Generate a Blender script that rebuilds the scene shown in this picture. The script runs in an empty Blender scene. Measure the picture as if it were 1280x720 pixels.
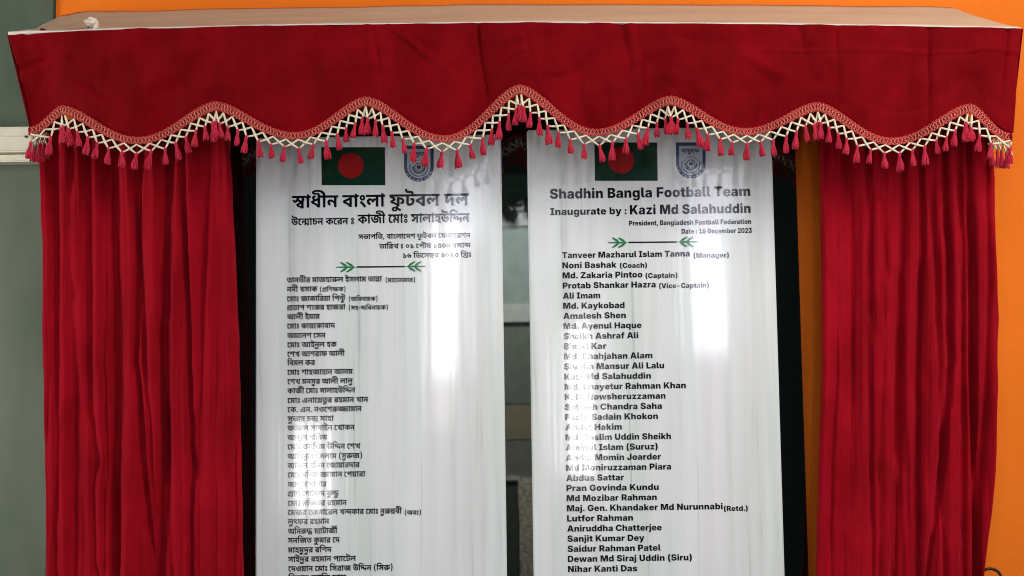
import bpy, bmesh, math, random
from mathutils import Vector, Matrix, noise
R = math.radians
S = bpy.context.scene
COL = S.collection
random.seed(7)

# ------------------------------------------------------------------ camera
CAM = Vector((0.0, -3.5, 1.5))
F_PX, W, H = 1810.0, 1280.0, 720.0
PITCH, ROLL = R(4.9), R(0.82)
fwd = Vector((0, math.cos(PITCH), math.sin(PITCH)))
r0 = Vector((1, 0, 0))
u0 = r0.cross(fwd)
right = r0 * math.cos(ROLL) - u0 * math.sin(ROLL)
up = u0 * math.cos(ROLL) + r0 * math.sin(ROLL)
cd = bpy.data.cameras.new('camera')
cam = bpy.data.objects.new('camera', cd)
COL.objects.link(cam)
cd.sensor_width = 36.0
cd.lens = 36.0 * F_PX / W
cd.clip_end = 100
cam.matrix_world = Matrix(((right.x, up.x, -fwd.x, CAM.x), (right.y, up.y, -fwd.y, CAM.y),
                           (right.z, up.z, -fwd.z, CAM.z), (0, 0, 0, 1)))
S.camera = cam

# ------------------------------------------------------------------ world, exposure
w = bpy.data.worlds.new('World')
S.world = w
w.use_nodes = True
w.node_tree.nodes['Background'].inputs[0].default_value = (0.80, 0.90, 1.0, 1)
w.node_tree.nodes['Background'].inputs[1].default_value = 0.018
S.view_settings.view_transform = 'Standard'
S.view_settings.look = 'None'
S.view_settings.exposure = 0
S.view_settings.gamma = 1
S.cycles.max_bounces = 6
S.cycles.filter_width = 1.05


def ray(px, py):
    return (fwd + right * ((px - W / 2) / F_PX) + up * ((H / 2 - py) / F_PX))


def P(px, py, Y):
    """the point on the upright plane at depth Y that is seen at a pixel"""
    d = ray(px, py)
    return CAM + d * ((Y - CAM.y) / d.y)


SLABY = 0.02


def mirror(px, py, Y, plane=SLABY):
    """the point in the room behind that a flat glossy face shows at a pixel"""
    q = P(px, py, plane)
    d = ray(px, py)
    d = Vector((d.x, -d.y, d.z))
    return q + d * ((Y - q.y) / d.y)


def area(name, loc, aim, sx, sy, power, color):
    l = bpy.data.lights.new(name, 'AREA')
    l.shape = 'RECTANGLE'
    l.size, l.size_y, l.energy, l.color = sx, sy, power, color
    o = bpy.data.objects.new(name, l)
    COL.objects.link(o)
    o.location = loc
    o.rotation_euler = (Vector(aim) - Vector(loc)).to_track_quat('-Z', 'Y').to_euler()
    return o


# ------------------------------------------------------------------ lamps
area('key_lamp', (2.1, -2.0, 3.35), (0.5, 0, 1.7), 1.3, 0.9, 52, (1.0, 0.95, 0.88))
area('fill_lamp', (0.5, -4.0, 3.7), (0, 0, 1.2), 2.6, 0.8, 46, (0.92, 0.97, 1.0))
area('left_fill', (-3.3, -0.9, 1.9), (-1.3, 0.3, 1.7), 0.7, 1.4, 46, (0.97, 1.0, 0.93))  # added unseen fill from the left, brightens the rail and green wall
area('right_fill', (3.4, -2.9, 1.7), (0.1, 0, 1.6), 0.9, 1.5, 22, (1.0, 0.98, 0.97))  # added unseen side fill, lifts the plaques under the valance
area('left_far_fill', (-3.6, -3.2, 1.1), (0.0, 0, 1.1), 0.7, 0.9, 14, (0.93, 0.96, 1.0))  # added weaker side fill from the left, no real opening


def glare_lamp(name, x0, x1, y0, y1, power, color, Y=-4.9):
    a, b = mirror(x0, y0, Y, 0.0), mirror(x1, y1, Y, 0.0)
    c = (a + b) / 2
    area(name, c, (c.x * 0.4, 0, 1.5), abs(b.x - a.x), abs(a.z - b.z), power, color)


glare_lamp('strip_lamp', 545, 610, 110, 300, 8.0, (0.84, 0.85, 1.0))
glare_lamp('strip_lamp', 543, 573, 280, 470, 11, (0.93, 0.93, 1.0))
glare_lamp('strip_lamp', 545, 567, 470, 535, 0.7, (1.0, 0.96, 0.85))
glare_lamp('strip_lamp', 856, 918, 110, 290, 6.5, (0.84, 0.84, 1.0))
glare_lamp('strip_lamp', 860, 906, 290, 440, 7.5, (0.86, 0.86, 1.0))
glare_lamp('strip_lamp', 690, 734, 110, 330, 1.0, (0.90, 0.88, 1.0))
glare_lamp('spot_lamp', 380, 402, 530, 640, 7.5, (1.0, 1.0, 1.0))
glare_lamp('spot_lamp', 714, 736, 410, 590, 12, (1.0, 1.0, 1.0))
area('pier_fill', (0.0, -3.9, 3.2), (0, -5.2, 1.7), 0.8, 0.5, 190, (1.0, 1.0, 0.97))  # added to light the far pier so the slab mirrors it


# ------------------------------------------------------------------ materials
def mat(name, col, rough=0.6, spec=0.5):
    m = bpy.data.materials.new(name)
    m.use_nodes = True
    b = m.node_tree.nodes['Principled BSDF']
    b.inputs['Base Color'].default_value = (*col, 1)
    b.inputs['Roughness'].default_value = rough
    b.inputs['Specular IOR Level'].default_value = spec
    return m, m.node_tree, b


def nd(t, k, **kw):
    n = t.nodes.new(k)
    for a, v in kw.items():
        setattr(n, a, v)
    return n


def noisetex(t, scale, vec, detail=4, rough=0.5, mapscale=(1, 1, 1)):
    mp = nd(t, 'ShaderNodeMapping')
    mp.inputs['Scale'].default_value = mapscale
    t.links.new(vec, mp.inputs[0])
    n = nd(t, 'ShaderNodeTexNoise')
    n.inputs['Scale'].default_value = scale
    n.inputs['Detail'].default_value = detail
    n.inputs['Roughness'].default_value = rough
    t.links.new(mp.outputs[0], n.inputs['Vector'])
    return n.outputs['Fac']


def ramp(t, fac, stops):
    r = nd(t, 'ShaderNodeValToRGB')
    e = r.color_ramp.elements
    while len(e) < len(stops):
        e.new(0.5)
    for i, (p, c) in enumerate(stops):
        e[i].position = p
        e[i].color = (*c, 1)
    t.links.new(fac, r.inputs[0])
    return r.outputs[0]


def bump(t, b, h, strength, dist, coat=False):
    n = nd(t, 'ShaderNodeBump')
    n.inputs['Strength'].default_value = strength
    n.inputs['Distance'].default_value = dist
    t.links.new(h, n.inputs['Height'])
    t.links.new(n.outputs[0], b.inputs['Normal'])
    if coat:
        t.links.new(n.outputs[0], b.inputs['Coat Normal'])
    return n


def coord(t, which='Object'):
    return nd(t, 'ShaderNodeTexCoord').outputs[which]


def velvet(name, dark, light):
    m, t, b = mat(name, light, 0.85, 0.07)
    c = coord(t)
    f = noisetex(t, 9, c, 5, 0.6, (1, 1, 0.45))
    t.links.new(ramp(t, f, [(0.35, dark), (0.65, light)]), b.inputs['Base Color'])
    g = noisetex(t, 30, c, 5, 0.6, (1, 1, 0.3))
    h = noisetex(t, 900, c, 2, 0.5, (1, 1, 1))
    a = nd(t, 'ShaderNodeMath', operation='MULTIPLY_ADD')
    t.links.new(h, a.inputs[0])
    a.inputs[1].default_value = 0.25
    t.links.new(g, a.inputs[2])
    bump(t, b, a.outputs[0], 0.4, 0.006)
    pile = noisetex(t, 7, c, 4, 0.62, (1, 1, 0.35))
    mr = nd(t, 'ShaderNodeMapRange')
    mr.inputs['From Min'].default_value, mr.inputs['From Max'].default_value = 0.35, 0.68
    mr.inputs['To Min'].default_value, mr.inputs['To Max'].default_value = 0.2, 0.8
    t.links.new(pile, mr.inputs[0])
    t.links.new(mr.outputs[0], b.inputs['Sheen Weight'])
    b.inputs['Sheen Roughness'].default_value = 0.35
    b.inputs['Sheen Tint'].default_value = (1.0, 0.05, 0.10, 1)
    return m


def coated(name, kind, col, rough=0.5):
    """print under the rippled clear lacquer of the plaques: the same ripple on every colour"""
    m, t, b = mat(name, col, rough, 0.3 if kind == 'board' else 0.0)
    c = coord(t)
    r1 = noisetex(t, 9, c, 3, 0.55, (1, 1, 0.035))
    r2 = noisetex(t, 70, c, 2, 0.5, (1, 1, 0.02))
    a = nd(t, 'ShaderNodeMath', operation='MULTIPLY_ADD')
    t.links.new(r2, a.inputs[0])
    a.inputs[1].default_value = 0.018
    t.links.new(r1, a.inputs[2])
    bump(t, b, a.outputs[0], 1.0, 0.0009, True)
    b.inputs['Coat Weight'].default_value = 1.0
    b.inputs['Coat Roughness'].default_value = 0.088
    b.inputs['Coat IOR'].default_value = 1.48
    if kind == 'board':
        s1 = noisetex(t, 22, c, 6, 0.62, (1, 1, 0.03))  # vertical streaks: part grain, part wavy reflections put into the colour
        s2 = noisetex(t, 5, c, 2, 0.5, (1, 1, 0.25))
        mx = nd(t, 'ShaderNodeMath', operation='MULTIPLY_ADD')
        t.links.new(s2, mx.inputs[0])
        mx.inputs[1].default_value = 0.25
        t.links.new(s1, mx.inputs[2])
        tone = ramp(t, mx.outputs[0], [(0.42, (0.48, 0.51, 0.50)), (0.50, (0.69, 0.71, 0.69)),
                                       (0.62, (0.76, 0.77, 0.76)), (0.78, (0.81, 0.81, 0.82))])
        # faint pink and green casts and hairline streaks, part grain, part painted reflections
        cast = ramp(t, noisetex(t, 14, c, 3, 0.5, (1, 1, 0.05)), [(0.34, (0.93, 0.99, 0.945)), (0.5, (1, 1, 1)), (0.66, (1.0, 0.965, 0.975))])
        hair = ramp(t, noisetex(t, 75, c, 2, 0.5, (1, 1, 0.012)), [(0.27, (0.62, 0.66, 0.63)), (0.34, (1, 1, 1))])
        m1 = nd(t, 'ShaderNodeMixRGB', blend_type='MULTIPLY')
        m1.inputs[0].default_value = 1
        t.links.new(tone, m1.inputs[1])
        t.links.new(cast, m1.inputs[2])
        m2 = nd(t, 'ShaderNodeMixRGB', blend_type='MULTIPLY')
        m2.inputs[0].default_value = 0.8
        t.links.new(m1.outputs[0], m2.inputs[1])
        t.links.new(hair, m2.inputs[2])
        t.links.new(m2.outputs[0], b.inputs['Base Color'])
    return m


def make_wall_mat():
    m, t, b = mat('orange_paint', (0.80, 0.2, 0.01), 0.7, 0.12)
    c = coord(t)
    f = noisetex(t, 1.3, c, 5, 0.6)
    t.links.new(ramp(t, f, [(0.3, (0.72, 0.150, 0.008)), (0.7, (0.84, 0.182, 0.011))]), b.inputs['Base Color'])
    bump(t, b, noisetex(t, 90, c, 5, 0.6), 0.5, 0.003)
    return m


def make_green_mat():
    m, t, b = mat('grey_green_panel', (0.10, 0.14, 0.10), 0.35, 0.5)
    c = coord(t)
    f = noisetex(t, 2.2, c, 4, 0.5, (1.6, 1, 0.8))
    t.links.new(ramp(t, f, [(0.3, (0.085, 0.115, 0.078)), (0.7, (0.185, 0.205, 0.145))]), b.inputs['Base Color'])
    bump(t, b, noisetex(t, 30, c, 3), 0.15, 0.002)
    return m


def make_slab_mat():
    m, t, b = mat('polished_black_stone', (0.002, 0.003, 0.003), 0.022, 0.5)
    b.inputs['IOR'].default_value = 2.1
    b.inputs['Specular IOR Level'].default_value = 0.5
    c = coord(t)
    f = noisetex(t, 420, c, 2, 0.5)
    t.links.new(ramp(t, f, [(0.66, (0.0015, 0.003, 0.0025)), (0.76, (0.02, 0.025, 0.022))]), b.inputs['Base Color'])
    bump(t, b, noisetex(t, 25, c, 2, 0.5, (1, 1, 0.3)), 0.04, 0.0006)
    return m


def make_cover_mat():
    m, t, b = mat('beige_cover', (0.60, 0.44, 0.30), 0.7, 0.2)
    c = coord(t)
    f = noisetex(t, 6, c, 5, 0.6, (0.4, 3, 3))
    t.links.new(ramp(t, f, [(0.3, (0.58, 0.43, 0.29)), (0.7, (0.68, 0.52, 0.36))]), b.inputs['Base Color'])
    bump(t, b, noisetex(t, 40, c, 4, 0.5, (0.5, 2, 2)), 0.3, 0.004)
    return m


def plain(name, col, rough=0.7, sc=80, amp=0.002, var=0.15):
    m, t, b = mat(name, col, rough, 0.3)
    c = coord(t)
    f = noisetex(t, sc, c, 3)
    lo = tuple(v * (1 - var) for v in col)
    hi = tuple(min(1, v * (1 + var)) for v in col)
    t.links.new(ramp(t, f, [(0.3, lo), (0.7, hi)]), b.inputs['Base Color'])
    bump(t, b, f, 0.4, amp)
    return m


M_WALL, M_GREEN, M_SLAB, M_COVER = make_wall_mat(), make_green_mat(), make_slab_mat(), make_cover_mat()
M_VALANCE = velvet('valance_velvet', (0.15, 0.0003, 0.002), (0.23, 0.0007, 0.0045))
M_CURTAIN = velvet('curtain_velvet', (0.24, 0.0015, 0.006), (0.37, 0.0035, 0.013))
M_BOARD = coated('plaque_board', 'board', (0.68, 0.69, 0.66))
M_INK = coated('black_ink', 'ink', (0.003, 0.004, 0.006))
M_FLAG = coated('flag_green_ink', 'ink', (0.003, 0.032, 0.017))
M_RED = coated('flag_red_ink', 'ink', (0.30, 0.008, 0.010))
M_NAVY = coated('navy_ink', 'ink', (0.045, 0.075, 0.16))
M_CREST = coated('crest_grey_ink', 'ink', (0.42, 0.45, 0.50))
M_LEAF = coated('leaf_green_ink', 'ink', (0.03, 0.19, 0.075))
M_EDGE = plain('plaque_edge', (0.62, 0.66, 0.60), 0.25)
M_TASSEL = plain('tassel_thread', (0.50, 0.016, 0.045), 0.8, 300, 0.001, 0.3)
M_BRAID = plain('braid_thread', (0.56, 0.03, 0.035), 0.8, 300, 0.001, 0.3)
M_BRAIDP = plain('braid_gold_thread', (0.62, 0.21, 0.14), 0.7, 300, 0.001, 0.25)
M_CORD = plain('cream_cord', (0.84, 0.74, 0.54), 0.75, 260, 0.001, 0.2)
M_RAIL = plain('cream_paint', (0.90, 0.82, 0.64), 0.45, 30, 0.0008, 0.06)
M_PAPER = plain('white_paper', (0.78, 0.70, 0.62), 0.8, 40, 0.002, 0.08)
M_CABLE = plain('black_rubber', (0.012, 0.012, 0.012), 0.5)
M_DARK = plain('dark_metal', (0.03, 0.035, 0.03), 0.5)


# ------------------------------------------------------------------ object helpers
def tag(o, label=None, cat=None, group=None, kind=None):
    if label:
        o['label'] = label
    if cat:
        o['category'] = cat
    if group:
        o['group'] = group
    if kind:
        o['kind'] = kind
    return o


def empty(name, loc):
    o = bpy.data.objects.new(name, None)
    o.empty_display_size = 0.05
    COL.objects.link(o)
    o.location = loc
    return o


def link(name, me, m, parent=None, smooth=True):
    if m and not me.materials:
        me.materials.append(m)
    if smooth:
        for p in me.polygons:
            p.use_smooth = True
    o = bpy.data.objects.new(name, me)
    COL.objects.link(o)
    if parent:
        o.parent = parent
    return o


def from_bm(name, bm, m, parent=None, smooth=False, origin=None):
    bmesh.ops.recalc_face_normals(bm, faces=bm.faces)
    if origin is not None:
        bmesh.ops.translate(bm, verts=bm.verts, vec=-Vector(origin))
    me = bpy.data.meshes.new(name)
    bm.to_mesh(me)
    bm.free()
    o = link(name, me, m, parent, smooth)
    if origin is not None and not parent:
        o.location = origin
    return o


def box(bm, a, b, bev=0.0):
    r = bmesh.ops.create_cube(bm, size=1.0)
    c = [(a[i] + b[i]) / 2 for i in range(3)]
    s = [abs(b[i] - a[i]) for i in range(3)]
    for v in r['verts']:
        v.co = Vector((c[0] + v.co.x * s[0], c[1] + v.co.y * s[1], c[2] + v.co.z * s[2]))
    if bev:
        es = {e for v in r['verts'] for e in v.link_edges}
        bmesh.ops.bevel(bm, geom=list(es), offset=bev, segments=3, affect='EDGES')


def tube(bm, pts, rad, n=6, closed=False):
    rings = []
    k = len(pts)
    for i, p in enumerate(pts):
        p = Vector(p)
        a = Vector(pts[max(i - 1, 0)])
        b = Vector(pts[min(i + 1, k - 1)])
        d = (b - a)
        d = d.normalized() if d.length > 1e-9 else Vector((0, 0, 1))
        x = d.cross(Vector((0, 1, 0.001)))
        x = x.normalized() if x.length > 1e-6 else Vector((1, 0, 0))
        y = d.cross(x)
        rr = rad[i] if isinstance(rad, (list, tuple)) else rad
        rings.append([bm.verts.new(p + (x * math.cos(2 * math.pi * j / n) + y * math.sin(2 * math.pi * j / n)) * rr)
                      for j in range(n)])
    for i in range(k - 1):
        for j in range(n):
            bm.faces.new((rings[i][j], rings[i][(j + 1) % n], rings[i + 1][(j + 1) % n], rings[i + 1][j]))
    bm.faces.new(rings[0])
    bm.faces.new(rings[-1][::-1])


def grid(fn, nu, nv):
    me_v = [fn(i / (nu - 1), j / (nv - 1)) for j in range(nv) for i in range(nu)]
    me_f = [(j * nu + i, j * nu + i + 1, (j + 1) * nu + i + 1, (j + 1) * nu + i)
            for j in range(nv - 1) for i in range(nu - 1)]
    return me_v, me_f


def lerp(a, b, t):
    return a + (b - a) * t


def pl(x, pts):
    """piecewise linear, eased"""
    if x <= pts[0][0]:
        return pts[0][1]
    for (a, ya), (b, yb) in zip(pts, pts[1:]):
        if x <= b:
            t = (x - a) / (b - a)
            return ya + (yb - ya) * t * t * (3 - 2 * t) if False else ya + (yb - ya) * t
    return pts[-1][1]


def n1(x, s=0.0, z=0.0):
    return noise.noise(Vector((x, s, z)))

# outlines of the Bengali letter shapes, one list of x, y pairs per contour (units of 1/400 em)
OUTLINES = [
    [(299,0, 357,0, 358,201, 392,201, 404,199, 410,196, 416,189, 423,176, 423,0, 482,0, 482,201, 519,202, 518,249, 482,249, 472,276, 424,276, 423,244, 425,225, 421,233, 414,241, 408,245, 399,249, -4,248, -4,201, 105,201, 118,195, 126,188, 132,179, 123,172, 118,165, 115,157, 112,146, 113,129, 119,110, 172,117, 170,126, 170,135, 175,142, 181,145, 190,145, 198,143, 205,137, 209,130, 211,118, 210,108, 205,96, 197,88, 184,82, 172,80, 158,79, 140,81, 125,86, 116,90, 104,100, 97,108, 87,122, 77,140, 60,183, 6,169, 19,132, 36,100, 54,76, 75,56, 94,45, 112,38, 135,32, 158,30, 178,30, 204,34, 223,40, 242,52, 274,29, 287,16), (300,62, 284,77, 266,88, 269,108, 268,128, 261,148, 250,164, 236,176, 220,185, 202,190, 183,191, 175,201, 299,201, 299,84)],
    [(33,0, 91,0, 91,201, 128,202, 128,248, 91,249, 82,276, 33,276, 33,241, 34,225, 27,238, 20,244, 10,248, -4,248, -4,202, 9,200, 18,196, 26,188, 33,176)],
    [(299,0, 357,0, 357,201, 394,202, 394,249, -4,248, -4,201, 105,201, 118,195, 126,188, 132,179, 123,172, 118,165, 115,157, 112,146, 113,129, 119,110, 172,117, 170,126, 170,135, 175,142, 181,145, 190,145, 198,143, 205,137, 209,130, 211,118, 210,108, 205,96, 197,88, 184,82, 172,80, 158,79, 140,81, 125,86, 116,90, 104,100, 97,108, 87,122, 77,140, 60,183, 6,169, 19,132, 36,100, 54,76, 75,56, 94,45, 112,38, 135,32, 158,30, 178,30, 204,34, 223,40, 242,52, 274,29, 287,16), (300,62, 284,77, 266,88, 269,108, 268,128, 261,148, 250,164, 236,176, 220,185, 202,190, 183,191, 175,201, 299,201, 299,84)],
    [(132,-20, 174,4, 175,6, 152,41, 124,74, 95,102, 78,115, 58,127, 23,85, 52,66, 79,43, 108,12), (82,129, 95,129, 106,131, 118,135, 127,140, 137,149, 144,158, 149,169, 152,182, 152,192, 151,203, 147,214, 140,226, 131,235, 122,241, 110,246, 96,249, 82,249, 72,247, 62,244, 50,237, 40,229, 33,220, 28,209, 25,196, 25,182, 27,173, 30,164, 37,152, 45,144, 55,137, 68,132), (85,169, 78,172, 72,178, 69,185, 69,194, 72,201, 78,207, 86,209, 94,208, 101,205, 107,198, 109,192, 108,184, 106,178, 101,173, 94,169)],
    [(33,0, 91,0, 91,201, 128,202, 128,248, 91,249, 87,276, 81,292, 71,304, 58,312, 43,317, 24,319, -68,319, -79,321, -89,325, -95,334, -97,346, -96,362, -152,365, -154,349, -154,334, -150,312, -146,304, -140,296, -133,289, -123,282, -106,276, -80,272, 19,271, 26,268, 32,262, 34,256, 35,249, -4,248, -4,202, 33,201)],
    [(161,0, 220,0, 220,201, 257,202, 257,248, -4,249, -4,201, 163,201, 162,192, 118,179, 85,166, 37,145, 6,129, 28,77, 52,72, 72,66, 102,52, 118,42, 133,30, 146,18), (162,63, 143,79, 123,92, 102,102, 78,109, 124,129, 161,142)],
    [(284,-5, 340,7, 334,31, 330,51, 328,68, 328,88, 330,107, 333,122, 338,137, 345,150, 304,183, 270,167, 246,153, 214,132, 194,115, 193,201, 368,201, 368,249, -4,248, -4,201, 137,201, 136,195, 112,188, 78,176, 42,161, 6,144, 26,95, 61,87, 90,76, 112,63, 138,42, 184,42, 230,82, 254,100, 275,114, 270,89, 270,57, 274,27), (136,95, 111,111, 92,120, 73,126, 108,140, 135,149)],
    [(180,11, 196,11, 216,14, 241,22, 251,27, 266,39, 275,49, 283,62, 288,76, 290,88, 291,106, 289,122, 284,140, 280,150, 272,164, 261,181, 214,173, 205,162, 195,152, 186,148, 175,146, 168,148, 163,154, 163,162, 166,172, 114,183, 109,172, 106,160, 106,140, 108,132, 115,120, 122,112, 129,108, 138,103, 155,100, 182,100, 194,102, 206,106, 218,113, 231,121, 233,110, 232,94, 228,84, 224,78, 216,71, 206,66, 194,62, 180,61, 155,62, 136,68, 120,77, 103,92, 90,110, 79,132, 72,149, 60,183, 6,168, 17,135, 30,104, 50,72, 60,60, 70,49, 96,31, 115,22, 147,13), (-4,201, 308,201, 308,248, -4,249)],
    [(104,8, 127,9, 146,14, 170,24, 190,40, 208,61, 219,82, 224,100, 225,123, 223,135, 218,146, 210,155, 203,160, 193,164, 182,167, 140,168, 122,173, 110,178, 99,186, 89,198, 89,201, 244,201, 244,249, -4,248, -4,202, 31,201, 31,78, 33,60, 38,44, 43,36, 49,27, 62,17, 82,10), (110,55, 98,59, 94,62, 91,69, 90,78, 90,143, 104,131, 118,124, 134,120, 158,118, 165,114, 168,108, 168,100, 165,91, 160,82, 152,73, 142,66, 131,59, 121,56)],
    [(20,-48, 67,-48, 80,-15, 94,28, 101,52, 98,57, 39,57, 32,9)],
    [(177,-5, 234,7, 228,29, 224,51, 222,68, 222,88, 226,119, 231,135, 238,150, 197,183, 162,166, 138,152, 112,135, 87,115, 87,201, 262,201, 262,248, -4,249, -4,202, 29,201, 29,73, 78,42, 126,84, 148,100, 168,113, 163,86, 164,56, 168,27)],
    [(271,-5, 328,7, 320,40, 319,71, 322,97, 330,120, 292,151, 267,141, 245,130, 220,116, 202,104, 202,127, 205,143, 212,159, 211,160, 173,189, 148,180, 129,170, 102,155, 85,144, 85,201, 352,201, 352,249, -4,248, -4,202, 27,201, 27,106, 28,106, 74,76, 110,103, 144,124, 142,110, 142,90, 145,68, 192,37, 234,68, 262,86, 260,69, 261,44, 264,20)],
    [(172,-47, 231,-46, 231,61, 264,71, 260,46, 259,20, 263,-12, 270,-40, 324,-31, 317,7, 315,38, 319,66, 324,83, 329,94, 295,126, 231,108, 231,150, 196,184, 166,173, 143,163, 114,148, 86,130, 86,201, 345,201, 345,248, -4,249, -4,202, 28,201, 28,97, 76,66, 98,82, 117,94, 152,113, 172,122, 172,89, 113,66, 62,40, 82,-7, 105,-12, 130,-20, 149,-30), (174,-2, 163,6, 148,14, 121,24, 173,44)],
    [(169,8, 192,8, 216,12, 238,19, 256,29, 271,44, 281,60, 286,77, 288,103, 286,122, 281,138, 273,157, 260,178, 211,169, 200,154, 191,146, 181,141, 176,141, 172,142, 168,147, 167,152, 167,201, 306,201, 306,248, -4,249, -4,201, 109,201, 109,151, 111,134, 115,123, 120,112, 132,101, 141,97, 152,94, 160,93, 180,94, 193,97, 204,101, 229,116, 230,98, 228,88, 224,79, 214,69, 206,64, 192,59, 178,57, 153,59, 135,65, 120,74, 110,82, 97,98, 85,118, 77,136, 60,183, 6,168, 17,133, 32,100, 52,67, 72,46, 94,29, 115,18, 144,10)],
    [(162,0, 221,0, 221,201, 258,202, 258,249, 162,249, 162,193, 140,187, 107,175, 100,178, 94,183, 90,190, 90,196, 92,201, 98,206, 106,207, 118,206, 121,250, 101,252, 86,251, 65,247, 57,243, 48,236, 43,230, 38,220, 35,207, 35,195, 37,186, 46,170, 53,162, 61,156, 6,130, 27,78, 52,72, 73,66, 92,58, 110,48, 125,38, 138,27, 151,14), (163,63, 144,80, 125,92, 103,102, 77,110, 124,130, 162,143)],
    [(233,0, 290,0, 290,197, 287,212, 283,222, 277,230, 267,239, 257,244, 247,248, 228,251, 199,250, 174,243, 151,230, 129,211, 121,201, 114,189, 106,167, 105,153, 107,135, 115,120, 122,114, 137,106, 154,102, 177,102, 197,105, 198,107, 195,152, 176,151, 169,152, 166,154, 163,158, 163,167, 168,178, 175,186, 182,193, 192,199, 200,202, 208,204, 217,203, 224,199, 229,193, 232,182, 232,55, 222,63, 214,68, 195,73, 170,74, 138,69, 111,69, 98,70, 88,74, 77,82, 73,90, 71,97, 70,121, 74,143, 17,151, 12,114, 12,96, 15,79, 17,69, 24,55, 32,44, 43,35, 56,28, 67,24, 97,20, 126,20, 178,25, 203,24, 212,22, 221,17, 227,10)],
    [(112,-2, 128,-2, 142,0, 157,5, 168,10, 148,53, 132,48, 112,47, 103,50, 96,53, 86,63, 79,76, 76,90, 75,106, 77,124, 81,138, 90,156, 102,170, 113,181, 128,193, 142,201, 166,202, 166,248, -4,249, -4,201, 62,202, 47,188, 34,170, 26,154, 19,133, 16,111, 16,90, 20,66, 27,48, 34,36, 44,24, 54,15, 63,10, 82,2, 93,0)],
    [(122,0, 146,1, 163,3, 178,6, 196,13, 204,18, 212,24, 220,33, 226,45, 229,56, 230,68, 229,81, 227,90, 223,100, 218,108, 208,117, 194,126, 182,132, 196,139, 206,147, 214,155, 221,165, 224,174, 226,184, 225,196, 223,206, 217,216, 212,223, 202,232, 184,240, 164,246, 142,248, 112,249, 89,246, 68,240, 53,233, 39,222, 32,212, 29,206, 25,194, 26,176, 31,160, 36,153, 46,143, 67,130, 54,123, 43,116, 33,106, 26,96, 23,86, 20,70, 21,58, 25,46, 30,36, 39,26, 48,19, 60,12, 74,7, 88,3), (120,48, 107,49, 96,52, 90,56, 84,63, 81,70, 80,78, 84,87, 88,92, 104,101, 126,108, 139,105, 153,99, 166,88, 170,80, 170,70, 167,62, 161,55, 153,51, 143,49), (125,154, 102,161, 94,166, 88,170, 85,177, 84,184, 86,188, 89,192, 97,197, 104,199, 124,201, 147,199, 156,196, 163,190, 166,185, 166,179, 164,173, 159,168, 145,160)],
    [(195,0, 253,0, 253,201, 290,202, 290,248, 253,249, 244,276, 195,276, 196,212, 172,231, 160,239, 146,245, 133,249, 120,251, 94,250, 86,248, 72,243, 50,229, 29,210, 6,180, 50,144, 64,151, 79,154, 90,154, 95,152, 98,149, 100,144, 100,137, 94,128, 88,122, 76,114, 52,102, 84,57, 98,64, 120,80, 139,98, 149,114, 153,122, 155,132, 156,148, 152,162, 147,172, 139,180, 128,187, 114,191, 98,192, 84,191, 70,186, 82,196, 92,202, 104,204, 119,205, 133,202, 148,195, 158,189, 171,178, 195,153)],
    [(207,-28, 237,12, 205,32, 184,42, 158,53, 173,59, 189,70, 196,77, 203,87, 208,104, 209,118, 208,133, 203,146, 195,159, 190,166, 182,172, 170,179, 159,184, 144,188, 125,191, 106,191, 98,201, 236,201, 236,248, -4,249, -4,202, 29,201, 42,194, 54,182, 40,172, 34,166, 26,154, 25,145, 25,132, 27,120, 30,112, 84,119, 83,130, 86,138, 92,143, 103,146, 120,146, 135,142, 145,134, 149,127, 150,122, 150,109, 145,100, 137,93, 122,86, 101,83, 74,82, 52,85, 28,90, 18,44, 50,39, 72,33, 120,18, 166,-4, 192,-18)],
    [(22,92, 128,92, 128,145, 22,145)],
    [(207,-28, 237,12, 205,32, 184,42, 158,53, 173,59, 189,70, 196,77, 203,87, 208,104, 209,118, 208,133, 203,146, 195,159, 190,166, 182,172, 170,179, 159,184, 144,188, 125,191, 106,191, 98,201, 236,201, 236,248, 197,249, 194,276, 187,292, 178,304, 164,312, 154,316, 140,318, 83,319, 70,321, 62,326, 56,334, 53,347, 54,362, 0,365, -3,347, -3,332, -1,320, 6,302, 18,289, 35,279, 58,273, 85,271, 120,271, 130,270, 134,267, 138,264, 141,257, 142,251, 142,249, -4,248, -4,202, 29,201, 42,194, 54,182, 40,172, 34,166, 26,154, 25,145, 25,136, 27,123, 30,113, 84,119, 83,130, 86,138, 94,144, 108,146, 124,145, 138,140, 147,131, 150,125, 151,118, 149,107, 142,97, 131,89, 116,85, 96,82, 74,82, 52,85, 28,90, 18,44, 50,39, 72,33, 120,18, 166,-4, 192,-18)],
    [(33,0, 91,0, 91,201, 128,202, 128,248, 92,249, 87,272, 80,291, 68,310, 62,316, 53,325, 35,338, 14,348, -11,357, -38,362, -68,366, -125,366, -146,364, -166,361, -178,357, -189,352, -202,344, -211,336, -216,328, -219,319, -220,310, -220,302, -217,293, -213,286, -203,278, -191,272, -168,268, -114,267, -103,266, -98,263, -93,259, -90,253, -90,246, -34,246, -35,264, -38,273, -41,280, -50,290, -63,298, -74,302, -94,304, -154,305, -164,306, -167,310, -166,313, -163,317, -158,319, -143,323, -122,324, -75,323, -53,320, -34,316, -18,310, -2,301, 14,287, 21,278, 28,264, 32,249, -4,248, -4,202, 33,201)],
    [(33,0, 91,0, 91,201, 128,202, 128,248, 89,249, 71,274, 86,292, 102,307, 118,315, 136,319, 164,318, 182,314, 206,304, 235,289, 278,262, 306,300, 306,302, 254,333, 218,350, 189,360, 175,364, 154,366, 128,367, 117,366, 90,359, 78,355, 63,346, 48,334, 38,324, 24,306, 7,282, 34,249, -4,248, -4,202, 33,201)],
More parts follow.
